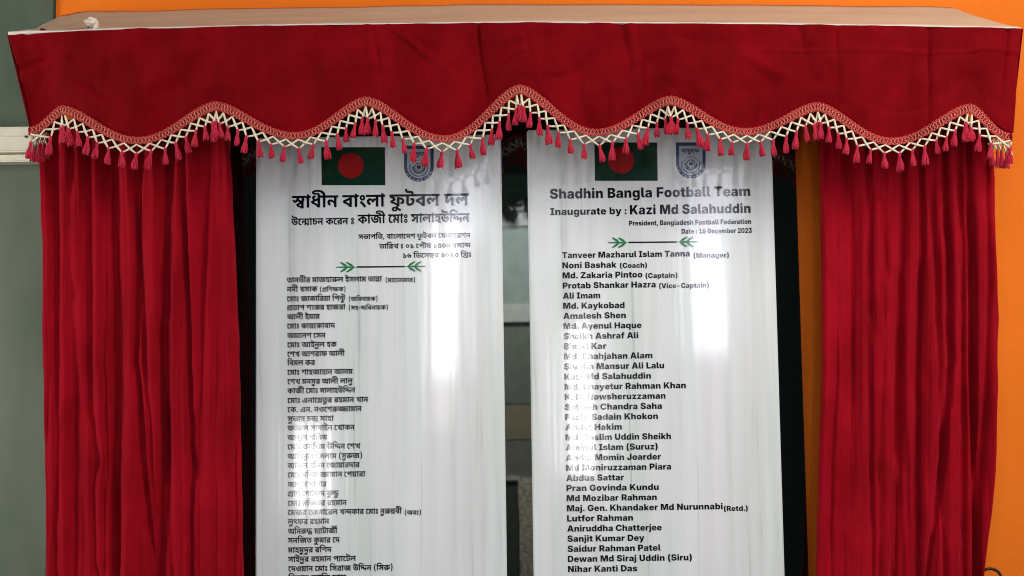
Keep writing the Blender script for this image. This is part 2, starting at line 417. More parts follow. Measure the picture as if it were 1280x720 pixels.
    [(324,-5, 380,7, 371,44, 368,77, 369,91, 372,109, 376,124, 384,140, 358,181, 330,180, 305,183, 285,190, 271,202, 409,201, 409,249, -4,248, -4,201, 149,202, 134,191, 122,179, 115,168, 110,154, 109,136, 112,122, 118,111, 130,99, 141,94, 151,91, 166,89, 180,89, 204,93, 227,102, 227,89, 223,79, 216,70, 208,66, 195,62, 180,60, 165,61, 146,64, 134,69, 119,77, 104,91, 97,100, 90,110, 77,135, 60,183, 6,169, 17,133, 29,106, 36,93, 44,80, 59,61, 77,43, 90,34, 104,26, 124,18, 146,13, 177,10, 207,12, 231,18, 248,27, 264,40, 271,49, 277,60, 283,81, 284,106, 279,132, 216,150, 202,141, 188,136, 178,136, 175,137, 172,139, 168,143, 168,154, 171,160, 175,166, 192,180, 213,191, 222,179, 233,169, 254,154, 268,147, 284,142, 318,134, 311,107, 310,92, 309,70, 313,32, 318,12)],
    [(506,-5, 563,7, 554,42, 552,60, 551,75, 552,93, 555,108, 561,125, 567,135, 536,177, 516,174, 497,173, 465,172, 435,174, 396,181, 356,195, 342,191, 320,188, 307,187, 284,189, 264,194, 256,198, 250,203, 283,201, 592,201, 592,249, -4,248, -4,201, 141,202, 126,191, 115,180, 108,168, 103,152, 103,138, 106,126, 111,116, 124,104, 134,99, 146,95, 168,93, 194,97, 218,106, 218,95, 214,86, 206,77, 200,73, 188,70, 170,68, 158,69, 141,72, 123,80, 115,85, 101,98, 93,108, 82,126, 75,140, 60,183, 6,169, 11,151, 22,123, 29,108, 43,86, 56,69, 71,54, 86,43, 103,34, 121,27, 150,21, 164,20, 193,21, 212,25, 226,30, 240,38, 254,50, 270,32, 288,19, 306,10, 325,3, 356,-1, 380,-1, 400,1, 422,8, 435,15, 445,22, 456,34, 464,49, 468,63, 469,75, 468,94, 464,110, 402,127, 380,115, 370,114, 362,115, 357,121, 355,128, 358,138, 365,147, 396,137, 431,131, 462,128, 486,128, 500,130, 494,104, 492,67, 497,28), (360,46, 340,48, 326,53, 313,60, 298,71, 285,87, 274,105, 272,120, 268,133, 207,152, 188,140, 179,138, 170,138, 165,141, 161,147, 161,155, 164,162, 168,168, 176,176, 197,188, 204,181, 218,170, 230,163, 244,156, 276,147, 304,145, 299,133, 298,122, 298,110, 300,102, 304,95, 308,89, 315,83, 323,78, 340,72, 354,71, 370,71, 390,74, 413,84, 413,74, 411,68, 407,61, 401,55, 391,49, 382,47)],
    [(161,0, 220,0, 220,146, 242,141, 257,135, 269,126, 274,121, 276,116, 276,107, 274,102, 270,99, 266,97, 258,96, 243,97, 242,50, 260,47, 290,48, 299,51, 310,55, 322,66, 328,75, 332,85, 333,95, 333,111, 328,130, 317,147, 302,161, 278,176, 250,186, 219,193, 219,201, 350,201, 350,249, -4,248, -4,201, 163,201, 162,192, 118,179, 85,166, 37,145, 6,129, 28,77, 52,72, 72,66, 102,52, 118,42, 133,30, 146,18), (162,63, 143,79, 123,92, 102,102, 78,109, 120,128, 161,142)],
    [(219,0, 277,0, 277,121, 299,120, 311,118, 322,112, 326,108, 328,104, 328,96, 324,90, 314,88, 301,88, 299,41, 324,38, 348,41, 354,44, 366,50, 378,64, 383,72, 386,83, 387,101, 383,120, 376,133, 362,147, 351,153, 340,158, 323,163, 312,165, 277,167, 277,201, 402,201, 402,248, -4,249, -4,202, 26,201, 35,190, 40,174, 40,170, 29,164, 22,157, 17,150, 13,140, 11,131, 11,118, 14,105, 17,95, 74,103, 71,112, 71,122, 75,129, 81,131, 88,131, 96,128, 101,123, 105,114, 108,104, 109,94, 97,87, 89,80, 83,69, 80,59, 80,37, 87,15, 143,23, 139,39, 140,45, 141,49, 148,54, 160,55, 174,50, 188,40, 211,14, 218,5), (219,67, 207,79, 191,90, 179,96, 164,100, 163,114, 158,130, 154,140, 147,150, 140,157, 127,167, 110,174, 96,177, 95,188, 90,201, 144,201, 144,185, 148,168, 154,156, 161,146, 174,135, 182,131, 198,125, 219,121), (219,168, 209,171, 202,177, 197,187, 196,201, 220,201, 220,168)],
    [(215,0, 273,0, 273,201, 310,202, 310,248, 273,249, 263,276, 215,276, 216,62, 198,76, 177,90, 156,100, 137,107, 155,115, 169,125, 176,132, 185,145, 193,167, 194,186, 191,207, 182,228, 175,240, 166,250, 125,241, 116,228, 106,220, 98,216, 88,214, 80,216, 76,221, 75,231, 78,240, 26,251, 19,230, 18,222, 18,208, 21,199, 26,188, 35,180, 41,175, 58,169, 68,167, 89,167, 111,172, 123,178, 136,188, 136,186, 137,176, 134,164, 128,156, 120,149, 108,143, 93,137, 56,128, 71,78, 115,67, 138,59, 155,51, 170,41, 184,30)],
    [(191,-5, 247,6, 243,28, 239,38, 233,50, 226,58, 215,68, 193,83, 168,95, 113,118, 91,130, 81,138, 77,145, 73,155, 72,168, 73,177, 77,186, 84,194, 91,199, 102,204, 115,206, 127,206, 140,203, 145,200, 150,195, 151,186, 149,181, 143,176, 133,174, 118,175, 100,179, 90,136, 112,129, 131,127, 151,128, 173,133, 183,137, 196,148, 202,157, 206,166, 209,178, 209,194, 206,206, 202,216, 196,226, 187,234, 179,239, 162,247, 143,251, 120,252, 96,250, 74,245, 55,236, 39,225, 32,218, 22,203, 16,186, 14,172, 15,154, 17,142, 24,124, 31,113, 40,103, 66,84, 91,70, 152,42, 168,31, 177,24, 183,16, 188,5)],
    [(216,-47, 273,-46, 273,201, 310,202, 310,248, 273,249, 263,276, 215,276, 216,64, 198,78, 179,90, 156,101, 136,107, 156,116, 168,125, 175,132, 181,138, 187,150, 193,167, 194,186, 191,207, 182,228, 175,240, 166,250, 125,241, 116,228, 106,220, 98,216, 88,214, 80,216, 76,221, 75,231, 78,240, 26,251, 19,230, 18,222, 18,208, 21,199, 26,188, 35,180, 41,175, 58,169, 68,167, 89,167, 111,172, 123,178, 136,188, 136,186, 137,176, 134,164, 128,156, 120,149, 108,143, 93,137, 56,128, 71,78, 99,72, 125,65, 146,57, 162,49, 184,35, 208,15, 215,8, 215,0, 192,15, 175,21, 151,21, 112,15, 98,15, 86,17, 74,23, 69,32, 67,48, 70,62, 14,68, 11,50, 11,30, 13,15, 21,-2, 27,-10, 38,-19, 50,-25, 62,-29, 84,-32, 102,-33, 158,-27, 184,-27, 194,-29, 203,-33, 212,-41)],
    [(222,0, 281,0, 281,201, 318,202, 318,248, -4,249, -4,201, 222,201, 223,165, 210,172, 201,174, 191,175, 180,174, 170,171, 162,165, 157,160, 151,150, 139,160, 125,169, 115,173, 102,176, 88,177, 74,177, 61,174, 48,170, 33,160, 20,146, 16,138, 12,127, 11,108, 12,96, 17,82, 24,70, 36,57, 48,47, 60,40, 74,34, 91,29, 108,77, 86,86, 78,92, 74,96, 71,103, 71,110, 72,117, 76,123, 81,126, 88,128, 100,127, 112,123, 121,115, 126,109, 130,100, 133,87, 134,87, 183,90, 182,108, 184,116, 186,120, 191,124, 198,126, 205,126, 214,123, 222,116)],
    [(176,-17, 234,-17, 234,126, 239,132, 244,143, 247,158, 247,170, 244,182, 236,201, 274,202, 274,248, -4,249, -4,202, 44,201, 55,192, 61,182, 44,179, 33,174, 25,168, 15,157, 11,146, 10,130, 13,115, 20,103, 30,90, 42,80, 76,114, 68,122, 65,130, 66,134, 68,136, 74,138, 82,138, 88,135, 119,119, 140,111, 94,91, 68,78, 58,72, 79,23, 106,18, 135,8, 157,-4), (177,28, 166,36, 148,44, 130,51, 116,54, 148,70, 176,80), (162,151, 145,155, 118,170, 114,190, 106,201, 175,201, 183,192, 186,183, 188,176, 187,164, 184,158, 180,153, 172,151)],
    [(171,0, 229,0, 229,201, 266,202, 266,248, -4,249, -4,202, 15,201, 9,177, 34,173, 54,166, 62,161, 67,153, 72,138, 52,133, 40,127, 29,117, 20,104, 16,86, 16,70, 20,54, 27,40, 40,26, 53,16, 68,9, 86,3, 102,52, 88,57, 79,64, 76,71, 76,81, 81,88, 89,91, 100,91, 109,90, 122,84, 140,73, 153,60, 170,40), (171,101, 152,119, 132,130, 129,156, 122,174, 116,182, 107,191, 90,201, 171,201)],
    [(166,0, 224,0, 224,201, 261,202, 261,248, -4,249, -4,201, 165,201, 166,130, 140,149, 115,161, 90,166, 66,165, 51,161, 40,156, 25,144, 18,134, 14,125, 11,112, 11,100, 13,85, 16,77, 27,60, 42,45, 54,38, 71,29, 96,76, 81,84, 74,90, 71,98, 71,104, 73,110, 78,113, 83,116, 98,116, 114,112, 129,104, 148,89, 165,71)],
    [(294,-5, 351,7, 345,29, 341,48, 339,68, 339,89, 344,120, 349,136, 355,150, 314,183, 280,166, 255,152, 231,136, 204,115, 204,201, 379,201, 379,249, -4,248, -4,201, 146,201, 147,153, 127,166, 114,173, 97,178, 84,179, 65,179, 45,173, 30,164, 21,154, 16,146, 12,135, 11,124, 12,108, 16,94, 20,87, 27,78, 39,67, 58,55, 68,51, 92,97, 78,104, 74,108, 71,113, 71,120, 72,124, 75,127, 81,130, 92,130, 105,127, 117,122, 134,110, 146,100, 146,73, 195,42, 240,81, 265,100, 286,113, 281,86, 281,56, 285,27)],
    [(306,-24, 363,-10, 357,13, 353,35, 351,56, 350,78, 352,100, 355,119, 360,136, 367,150, 326,183, 300,174, 273,162, 244,147, 216,129, 215,201, 390,201, 390,249, -4,248, -4,201, 157,201, 158,156, 135,169, 115,177, 100,180, 79,182, 66,181, 48,176, 34,169, 24,160, 17,150, 12,137, 11,126, 11,114, 14,103, 20,90, 25,82, 38,69, 52,60, 65,54, 91,100, 77,107, 71,115, 71,122, 72,126, 76,130, 81,132, 89,133, 104,131, 117,127, 134,119, 157,103, 158,94, 205,63, 247,92, 272,106, 299,120, 294,100, 292,79, 292,54, 294,32, 279,41, 270,44, 261,45, 242,45, 200,39, 183,39, 169,41, 160,46, 153,55, 151,62, 152,84, 100,90, 98,90, 96,79, 95,54, 98,36, 105,20, 119,7, 136,-2, 154,-7, 176,-9, 204,-8, 252,-3, 274,-3, 286,-6, 293,-9, 302,-17)],
    [(229,0, 249,0, 277,5, 296,11, 316,23, 329,36, 339,52, 344,68, 346,92, 343,110, 339,126, 328,149, 318,164, 269,155, 259,142, 249,132, 238,127, 232,127, 229,129, 226,133, 225,138, 225,201, 363,201, 363,248, -4,249, -4,201, 167,201, 167,160, 149,172, 126,182, 104,188, 83,190, 67,189, 48,184, 30,175, 21,165, 14,154, 11,141, 11,125, 15,111, 23,98, 32,89, 42,80, 56,73, 60,72, 85,114, 76,120, 72,124, 71,128, 71,132, 72,136, 76,140, 84,143, 104,141, 124,135, 143,125, 166,110, 175,104, 180,96, 191,87, 208,81, 229,80, 250,83, 269,91, 287,104, 288,86, 283,73, 278,66, 269,59, 258,54, 250,51, 234,50, 218,50, 204,52, 190,57, 177,65, 165,74, 153,87, 132,118, 84,94, 97,72, 109,56, 126,39, 145,24, 165,13, 186,6, 210,1)],
    [(169,-24, 192,13, 184,18, 180,25, 181,32, 185,35, 190,36, 198,36, 207,34, 218,29, 228,22, 243,10, 259,-6, 265,-12, 266,-17, 324,-17, 324,201, 361,202, 360,249, -4,248, -4,201, 152,201, 152,147, 128,163, 106,172, 84,176, 70,176, 58,174, 46,170, 36,165, 20,150, 16,142, 12,132, 11,121, 11,109, 16,92, 20,84, 27,75, 36,66, 47,58, 67,48, 92,94, 81,100, 73,107, 71,112, 71,117, 74,124, 83,127, 100,126, 118,118, 138,103, 152,90, 152,74, 141,68, 134,62, 128,55, 125,48, 122,34, 124,17, 131,3, 139,-6, 153,-16), (266,44, 254,55, 240,64, 226,72, 210,77, 210,201, 265,201)],
    [(82,-29, 105,9, 98,13, 95,16, 93,20, 94,28, 96,30, 102,32, 109,32, 120,29, 140,18, 154,7, 168,-8, 172,-12, 172,-17, 230,-17, 230,201, 267,202, 267,249, -4,248, -4,201, 172,201, 172,149, 155,164, 129,178, 108,186, 87,189, 62,187, 42,181, 34,177, 25,169, 17,160, 14,153, 11,140, 11,124, 14,114, 18,105, 24,95, 36,83, 47,76, 60,70, 52,66, 45,59, 37,46, 35,35, 35,24, 38,8, 43,-2, 53,-13, 67,-22), (172,43, 163,51, 147,63, 133,70, 120,74, 104,77, 86,77, 67,73, 89,110, 78,116, 72,122, 71,130, 73,136, 78,139, 82,140, 95,140, 109,136, 133,125, 145,116, 158,105, 172,91)],
    [(175,-38, 203,-36, 222,-32, 233,-29, 243,-24, 256,-15, 263,-8, 271,5, 276,19, 278,36, 277,52, 272,66, 264,79, 254,89, 239,99, 227,104, 240,106, 254,111, 267,122, 273,131, 279,149, 280,167, 278,182, 270,201, 303,202, 303,248, -4,249, -4,201, 209,201, 215,193, 220,182, 221,168, 217,157, 214,154, 208,151, 196,151, 186,153, 172,160, 146,175, 122,185, 107,188, 90,188, 71,184, 64,181, 55,175, 44,162, 40,151, 39,142, 40,123, 45,109, 57,94, 72,79, 107,114, 97,122, 94,129, 95,136, 98,139, 102,141, 109,141, 118,139, 156,116, 175,108, 158,105, 146,101, 136,94, 126,85, 121,76, 119,66, 119,51, 122,36, 123,34, 125,34, 177,40, 176,52, 180,59, 189,63, 202,62, 210,59, 216,54, 220,44, 218,30, 214,22, 208,17, 204,15, 191,11, 162,10, 140,14, 122,20, 102,32, 85,48, 68,68, 56,87, 6,65, 15,48, 31,26, 50,6, 71,-9, 96,-22, 121,-31, 149,-36)],
    [(219,8, 242,9, 262,14, 285,25, 304,39, 322,59, 334,80, 339,99, 340,122, 336,138, 331,149, 320,159, 309,165, 294,169, 280,170, 261,169, 240,165, 248,118, 267,120, 277,117, 281,113, 283,108, 282,96, 278,88, 272,79, 261,69, 252,62, 240,57, 230,55, 219,56, 213,59, 209,63, 206,68, 204,81, 204,201, 358,201, 358,248, 321,249, 318,275, 311,292, 302,303, 289,312, 278,316, 260,318, 201,319, 190,321, 180,325, 175,332, 172,344, 172,362, 118,365, 115,350, 115,334, 117,319, 124,302, 135,290, 150,280, 169,275, 195,272, 244,271, 252,270, 257,268, 262,262, 264,256, 265,249, -4,249, -4,201, 146,201, 146,152, 121,168, 98,176, 84,178, 71,178, 58,176, 46,172, 38,169, 30,162, 21,153, 16,146, 12,134, 11,123, 11,111, 13,101, 20,86, 34,69, 49,58, 67,49, 92,96, 81,101, 73,108, 71,114, 72,123, 76,127, 83,129, 98,128, 110,124, 129,113, 146,98, 147,71, 149,54, 155,40, 163,29, 176,18, 188,12, 202,9)],
    [(220,-5, 277,7, 273,20, 269,39, 267,66, 272,93, 276,104, 282,116, 248,151, 233,149, 207,142, 188,135, 168,124, 163,144, 159,152, 150,163, 143,170, 130,178, 120,183, 103,187, 98,196, 93,201, 135,201, 145,187, 156,175, 172,163, 183,158, 194,154, 208,152, 222,152, 236,153, 256,160, 264,165, 271,172, 278,183, 280,190, 282,201, 307,202, 307,248, -4,249, -4,202, 24,201, 37,194, 47,184, 30,173, 22,164, 18,156, 16,148, 16,137, 18,124, 22,110, 75,118, 73,126, 74,136, 79,141, 86,143, 95,143, 105,137, 112,128, 116,118, 117,106, 114,94, 107,82, 98,75, 89,72, 80,73, 71,80, 63,92, 24,69, 23,68, 28,60, 39,46, 54,33, 66,26, 73,24, 82,22, 97,22, 112,24, 123,29, 134,35, 162,64, 177,75, 194,85, 212,92, 209,68, 209,45, 212,22), (210,189, 203,191, 198,194, 190,204, 229,204, 228,198, 224,192, 217,190)],
    [(171,0, 229,0, 229,201, 266,202, 266,248, 229,249, 220,276, 171,276, 172,211, 150,230, 126,244, 103,251, 78,251, 56,246, 43,239, 36,234, 27,225, 22,217, 16,205, 14,196, 13,177, 14,162, 19,147, 27,133, 40,120, 49,114, 65,106, 84,100, 114,94, 120,150, 94,154, 85,158, 78,164, 73,174, 73,184, 75,191, 82,199, 91,202, 101,202, 111,201, 120,197, 142,183, 170,155, 171,154)],
    [(196,10, 217,11, 232,13, 248,18, 262,24, 273,31, 283,41, 290,50, 296,62, 299,74, 300,86, 299,102, 296,111, 289,122, 274,139, 285,152, 290,162, 295,174, 296,188, 296,200, 293,211, 288,222, 279,232, 266,242, 257,246, 244,249, 214,252, 184,248, 160,240, 138,228, 121,212, 113,202, 108,192, 103,176, 104,160, 108,147, 113,138, 125,127, 135,121, 154,115, 167,113, 178,161, 170,163, 164,168, 162,174, 166,182, 173,189, 182,195, 194,201, 202,204, 213,205, 223,204, 229,202, 233,198, 237,192, 237,182, 235,176, 230,168, 224,163, 214,156, 191,147, 210,101, 234,111, 238,106, 241,98, 241,87, 239,81, 235,75, 230,70, 222,65, 206,61, 182,60, 159,65, 138,74, 121,87, 103,108, 90,130, 74,164, 62,203, 6,188, 19,150, 33,116, 51,86, 66,66, 76,55, 86,47, 102,35, 126,23, 139,18, 161,13)],
    [(122,0, 148,1, 167,5, 188,14, 204,27, 213,40, 220,57, 222,76, 219,96, 216,108, 209,120, 193,139, 172,155, 124,185, 112,196, 109,202, 109,209, 111,216, 118,224, 66,252, 52,234, 45,215, 44,208, 45,194, 47,184, 51,176, 61,162, 74,151, 98,135, 136,112, 148,103, 154,97, 159,90, 161,80, 161,74, 160,68, 156,61, 150,56, 144,52, 137,50, 125,49, 117,50, 108,53, 103,59, 102,64, 103,68, 108,74, 118,78, 94,123, 68,109, 61,103, 51,92, 47,84, 43,69, 43,50, 45,41, 50,32, 54,26, 63,17, 72,11, 83,6, 95,3)],
    [(219,0, 277,0, 277,201, 314,202, 314,248, 277,249, 267,276, 219,276, 219,216, 220,199, 202,216, 182,232, 165,242, 144,249, 118,252, 96,249, 79,243, 56,230, 32,208, 5,179, 46,141, 58,147, 65,148, 74,148, 80,146, 83,143, 85,138, 86,132, 84,123, 79,114, 64,101, 103,65, 204,155, 206,154, 218,139), (125,151, 123,159, 120,166, 116,172, 110,178, 102,182, 94,184, 80,184, 72,183, 82,192, 95,199, 104,202, 116,204, 138,203, 150,199, 163,193, 169,189)],
    [(240,-17, 298,-17, 298,201, 335,202, 335,248, 298,249, 288,276, 240,276, 240,218, 241,199, 212,226, 199,235, 185,242, 171,248, 158,251, 132,251, 117,249, 107,246, 92,240, 82,234, 60,215, 26,179, 67,141, 77,146, 86,148, 96,148, 100,146, 104,142, 107,133, 105,122, 98,112, 86,102, 125,65, 226,155, 240,138, 240,31, 232,38, 221,45, 212,48, 202,51, 173,51, 126,45, 102,45, 86,49, 76,56, 71,66, 69,77, 69,87, 72,106, 70,106, 16,113, 12,88, 12,66, 16,47, 19,39, 25,28, 39,14, 57,5, 76,0, 101,-3, 138,-2, 180,3, 208,3, 220,0, 228,-3, 236,-10), (146,151, 144,159, 141,166, 132,177, 127,180, 115,184, 101,184, 93,183, 104,192, 115,198, 127,203, 137,204, 150,204, 160,203, 174,198, 186,191, 190,189)],
    [(99,-50, 152,-50, 142,-34, 132,-14, 119,14, 112,37, 103,75, 101,94, 99,112, 99,143, 103,189, 112,230, 118,248, 131,280, 142,300, 152,317, 99,317, 98,316, 79,286, 63,250, 51,210, 44,174, 42,150, 42,114, 44,90, 51,54, 62,18, 69,0, 80,-21)],
    [(32,-50, 84,-50, 85,-49, 105,-18, 122,18, 133,56, 140,94, 142,134, 142,156, 138,190, 133,212, 124,242, 114,267, 105,286, 85,317, 32,316, 42,300, 57,272, 65,250, 72,230, 78,206, 83,175, 85,130, 84,100, 81,77, 72,38, 59,1, 49,-20)],
    [(54,-5, 67,-4, 79,0, 88,7, 93,18, 94,35, 90,48, 83,57, 69,63, 54,64, 39,60, 28,53, 23,42, 22,24, 23,17, 26,10, 32,3, 36,0, 45,-3)],
    [(172,0, 231,0, 231,143, 252,140, 268,135, 281,126, 287,116, 287,107, 285,102, 282,99, 277,97, 270,96, 254,97, 252,50, 260,48, 292,47, 308,50, 320,55, 334,66, 341,78, 345,95, 344,113, 339,129, 329,146, 316,159, 302,169, 280,180, 260,185, 235,189, 210,191, 172,191, 173,56, 163,65, 151,74, 129,85, 105,95, 83,100, 105,111, 145,128, 140,166, 114,186, 96,196, 83,201, 361,201, 361,249, -4,248, -4,202, 19,201, 9,177, 49,167, 70,159, 84,152, 44,132, 12,114, 32,65, 79,56, 98,50, 116,42, 144,26, 158,15)],
    [(66,-7, 78,-6, 86,-2, 95,8, 98,19, 97,32, 91,44, 81,51, 68,54, 57,52, 46,46, 40,37, 37,24, 38,14, 44,3, 53,-4), (161,0, 220,0, 220,201, 257,202, 257,248, -4,249, -4,201, 163,201, 162,192, 118,179, 85,166, 37,145, 6,129, 28,77, 52,72, 72,66, 102,52, 118,42, 133,30, 146,18), (162,63, 143,79, 123,92, 102,102, 78,109, 124,129, 161,142)],
    [(33,0, 91,0, 91,201, 128,202, 128,248, 92,249, 87,273, 80,291, 72,303, 117,327, 97,366, 93,365, 36,338, 14,348, -11,357, -41,363, -68,366, -94,367, -125,366, -163,361, -180,356, -192,351, -202,344, -211,336, -216,328, -219,319, -220,310, -220,302, -217,293, -213,286, -203,278, -191,272, -168,268, -114,267, -103,266, -98,263, -93,259, -90,253, -90,246, -34,246, -35,264, -38,273, -41,280, -50,290, -63,298, -74,302, -94,304, -154,305, -164,306, -167,310, -166,313, -163,317, -158,319, -143,323, -122,324, -90,324, -63,322, -40,317, -22,311, -46,299, -22,256, 21,278, 28,264, 32,249, -4,248, -4,202, 33,201)],
    [(66,-7, 78,-6, 86,-2, 93,6, 97,13, 98,19, 97,32, 91,44, 81,51, 68,54, 57,52, 46,46, 40,37, 37,24, 38,14, 44,3, 53,-4), (161,0, 220,0, 219,68, 228,60, 242,53, 256,49, 273,48, 291,50, 300,53, 308,58, 320,70, 327,84, 330,98, 330,115, 326,133, 320,146, 310,157, 294,169, 280,177, 262,183, 246,135, 262,128, 271,121, 275,112, 275,105, 273,100, 269,96, 264,94, 250,95, 238,101, 228,111, 220,126, 220,201, 346,201, 346,249, -4,248, -4,201, 163,201, 162,192, 117,179, 86,167, 38,145, 6,129, 28,77, 52,72, 72,66, 102,52, 118,42, 133,30, 146,18), (162,63, 143,79, 123,92, 102,102, 78,109, 124,129, 161,142)],
    [(208,-17, 267,-17, 267,123, 276,134, 279,142, 282,159, 282,171, 280,182, 271,201, 308,202, 308,248, -4,249, -4,201, 99,201, 98,185, 95,174, 91,164, 86,157, 75,153, 64,154, 56,160, 44,175, 5,151, 19,131, 31,118, 44,109, 64,103, 83,103, 98,107, 113,116, 124,128, 132,143, 142,130, 153,121, 161,116, 173,111, 129,93, 91,73, 111,25, 112,24, 144,17, 167,8, 189,-3), (210,28, 198,36, 183,44, 164,51, 149,55, 182,70, 209,80), (198,151, 192,152, 183,156, 171,166, 162,180, 156,201, 210,201, 211,200, 217,192, 222,182, 223,176, 222,164, 219,158, 212,152, 206,151)],
    [(194,0, 252,0, 252,201, 289,202, 289,248, -4,249, -4,202, 18,201, 10,175, 49,169, 62,164, 74,157, 81,150, 86,140, 90,127, 94,105, 94,100, 86,92, 81,89, 73,89, 65,92, 58,100, 50,111, 10,87, 23,68, 40,51, 49,45, 59,41, 72,39, 84,39, 100,42, 114,50, 128,63, 168,120, 176,124, 184,124, 194,118), (128,151, 123,171, 116,183, 103,193, 86,201, 194,201, 194,161, 184,168, 177,171, 166,173, 159,172, 150,170, 144,167, 135,160)],
    [(199,0, 257,0, 257,201, 294,202, 294,248, 257,249, 247,276, 199,276, 199,221, 188,233, 176,242, 164,248, 151,251, 133,251, 117,247, 110,244, 101,237, 90,223, 85,230, 74,240, 66,244, 54,249, 41,251, 27,252, -4,248, 0,200, 20,204, 42,203, 49,200, 56,196, 58,192, 61,185, 61,180, 59,172, 56,167, 52,163, 39,157, 17,154, 22,102, 43,104, 61,109, 69,113, 81,122, 87,128, 92,136, 104,122, 114,115, 122,110, 140,105, 161,102, 167,154, 144,157, 130,163, 125,168, 122,175, 122,182, 123,190, 128,197, 136,202, 144,204, 155,203, 164,201, 174,194, 188,180, 199,166)],
    [(140,11, 162,11, 172,12, 193,18, 210,28, 223,42, 232,60, 239,85, 240,114, 235,141, 226,165, 217,180, 176,170, 171,156, 165,149, 160,146, 152,146, 148,150, 147,156, 146,193, 145,205, 141,215, 136,223, 127,232, 115,237, 98,241, 74,243, 68,191, 83,188, 86,186, 89,181, 91,174, 92,137, 94,128, 99,118, 108,109, 114,105, 124,100, 138,98, 150,98, 162,100, 173,104, 184,112, 183,92, 178,78, 175,74, 166,66, 158,62, 149,61, 136,61, 126,63, 114,67, 106,73, 93,87, 81,108, 71,135, 60,180, 7,166, 11,146, 21,114, 33,85, 49,58, 62,42, 77,30, 94,20, 116,14)],
    [(178,0, 237,0, 237,201, 274,202, 274,248, -4,249, -4,202, 19,201, 9,177, 46,167, 87,152, 50,135, 12,114, 32,65, 80,56, 101,49, 120,41, 138,32, 153,22), (179,56, 157,72, 132,85, 104,96, 79,101, 104,114, 136,128, 162,112, 179,99), (180,151, 159,165, 135,178, 110,191, 83,201, 178,201)],
    [(170,12, 203,14, 218,17, 234,23, 255,35, 265,44, 273,56, 280,71, 283,84, 285,95, 283,118, 280,132, 274,146, 264,159, 257,166, 243,176, 224,184, 203,188, 188,188, 170,187, 154,183, 141,177, 127,165, 120,153, 116,137, 117,120, 124,100, 178,108, 176,120, 176,130, 182,138, 189,141, 202,141, 211,138, 218,132, 223,122, 226,111, 226,97, 221,83, 214,75, 204,68, 193,65, 177,62, 162,62, 146,65, 128,72, 115,80, 100,95, 87,115, 80,128, 70,154, 60,183, 6,168, 21,125, 35,96, 48,75, 57,63, 71,49, 81,41, 94,32, 116,22, 145,15), (-4,201, 301,201, 301,248, -4,249)],
    [(186,0, 213,1, 229,3, 245,6, 258,11, 271,18, 280,25, 289,35, 294,45, 298,56, 299,66, 297,82, 289,98, 277,111, 284,118, 291,131, 294,143, 294,157, 291,167, 288,174, 277,186, 270,191, 260,195, 238,199, 215,199, 192,196, 169,190, 147,180, 132,169, 125,162, 118,152, 113,140, 111,126, 113,113, 119,102, 129,92, 141,84, 154,80, 170,77, 173,77, 173,78, 184,123, 175,125, 170,128, 169,133, 172,138, 184,147, 194,152, 205,155, 217,157, 227,156, 233,154, 235,152, 237,148, 237,142, 234,137, 230,133, 218,126, 198,118, 216,76, 237,84, 241,77, 240,68, 234,59, 223,53, 208,49, 180,49, 156,53, 136,60, 117,72, 101,88, 86,110, 72,136, 60,169, 6,154, 18,120, 32,92, 49,67, 64,48, 74,39, 94,25, 113,15, 124,11, 155,3), (-4,201, 322,201, 323,248, -4,249)],
    [(140,11, 160,11, 183,16, 200,24, 214,37, 224,52, 231,70, 235,92, 236,113, 235,140, 230,165, 222,186, 212,203, 200,216, 186,227, 166,234, 144,237, 130,236, 118,233, 104,228, 96,222, 90,215, 85,206, 82,195, 82,180, 84,165, 90,144, 142,157, 138,169, 137,178, 139,185, 144,189, 148,189, 154,188, 163,179, 170,165, 175,146, 178,129, 178,106, 176,92, 172,79, 167,70, 163,66, 156,63, 142,60, 131,62, 125,64, 113,72, 101,85, 90,104, 81,130, 72,163, 64,200, 10,187, 18,149, 28,113, 39,86, 46,72, 57,54, 72,38, 80,31, 95,22, 120,13)],
    [(104,8, 127,9, 146,14, 170,24, 190,40, 207,60, 219,81, 224,100, 225,122, 222,138, 216,148, 206,159, 195,165, 182,169, 166,170, 146,169, 126,165, 133,118, 152,120, 162,117, 165,115, 168,110, 168,98, 163,87, 157,78, 147,69, 136,62, 126,57, 115,55, 106,56, 99,58, 92,66, 90,78, 90,201, 244,201, 244,248, 206,249, 203,273, 197,292, 186,304, 173,312, 160,316, 145,318, 86,319, 74,321, 65,326, 59,334, 57,348, 58,362, 3,365, 1,356, 0,338, 3,316, 6,308, 12,298, 25,286, 44,277, 64,273, 88,271, 134,271, 144,266, 149,257, 150,249, -4,248, -4,202, 31,201, 31,78, 33,60, 38,44, 49,28, 63,17, 82,10)],
    [(198,-11, 229,30, 196,51, 160,67, 170,71, 190,82, 199,91, 206,102, 209,110, 212,130, 212,144, 206,162, 197,176, 181,187, 158,197, 127,204, 112,209, 109,212, 107,218, 108,224, 112,233, 63,252, 56,242, 50,231, 46,218, 46,202, 49,192, 53,184, 64,172, 77,165, 100,157, 132,150, 144,144, 150,139, 152,135, 153,130, 153,122, 149,113, 140,106, 132,102, 116,99, 104,98, 74,98, 54,101, 29,106, 20,60, 72,49, 117,35, 136,27, 160,14, 179,3)],
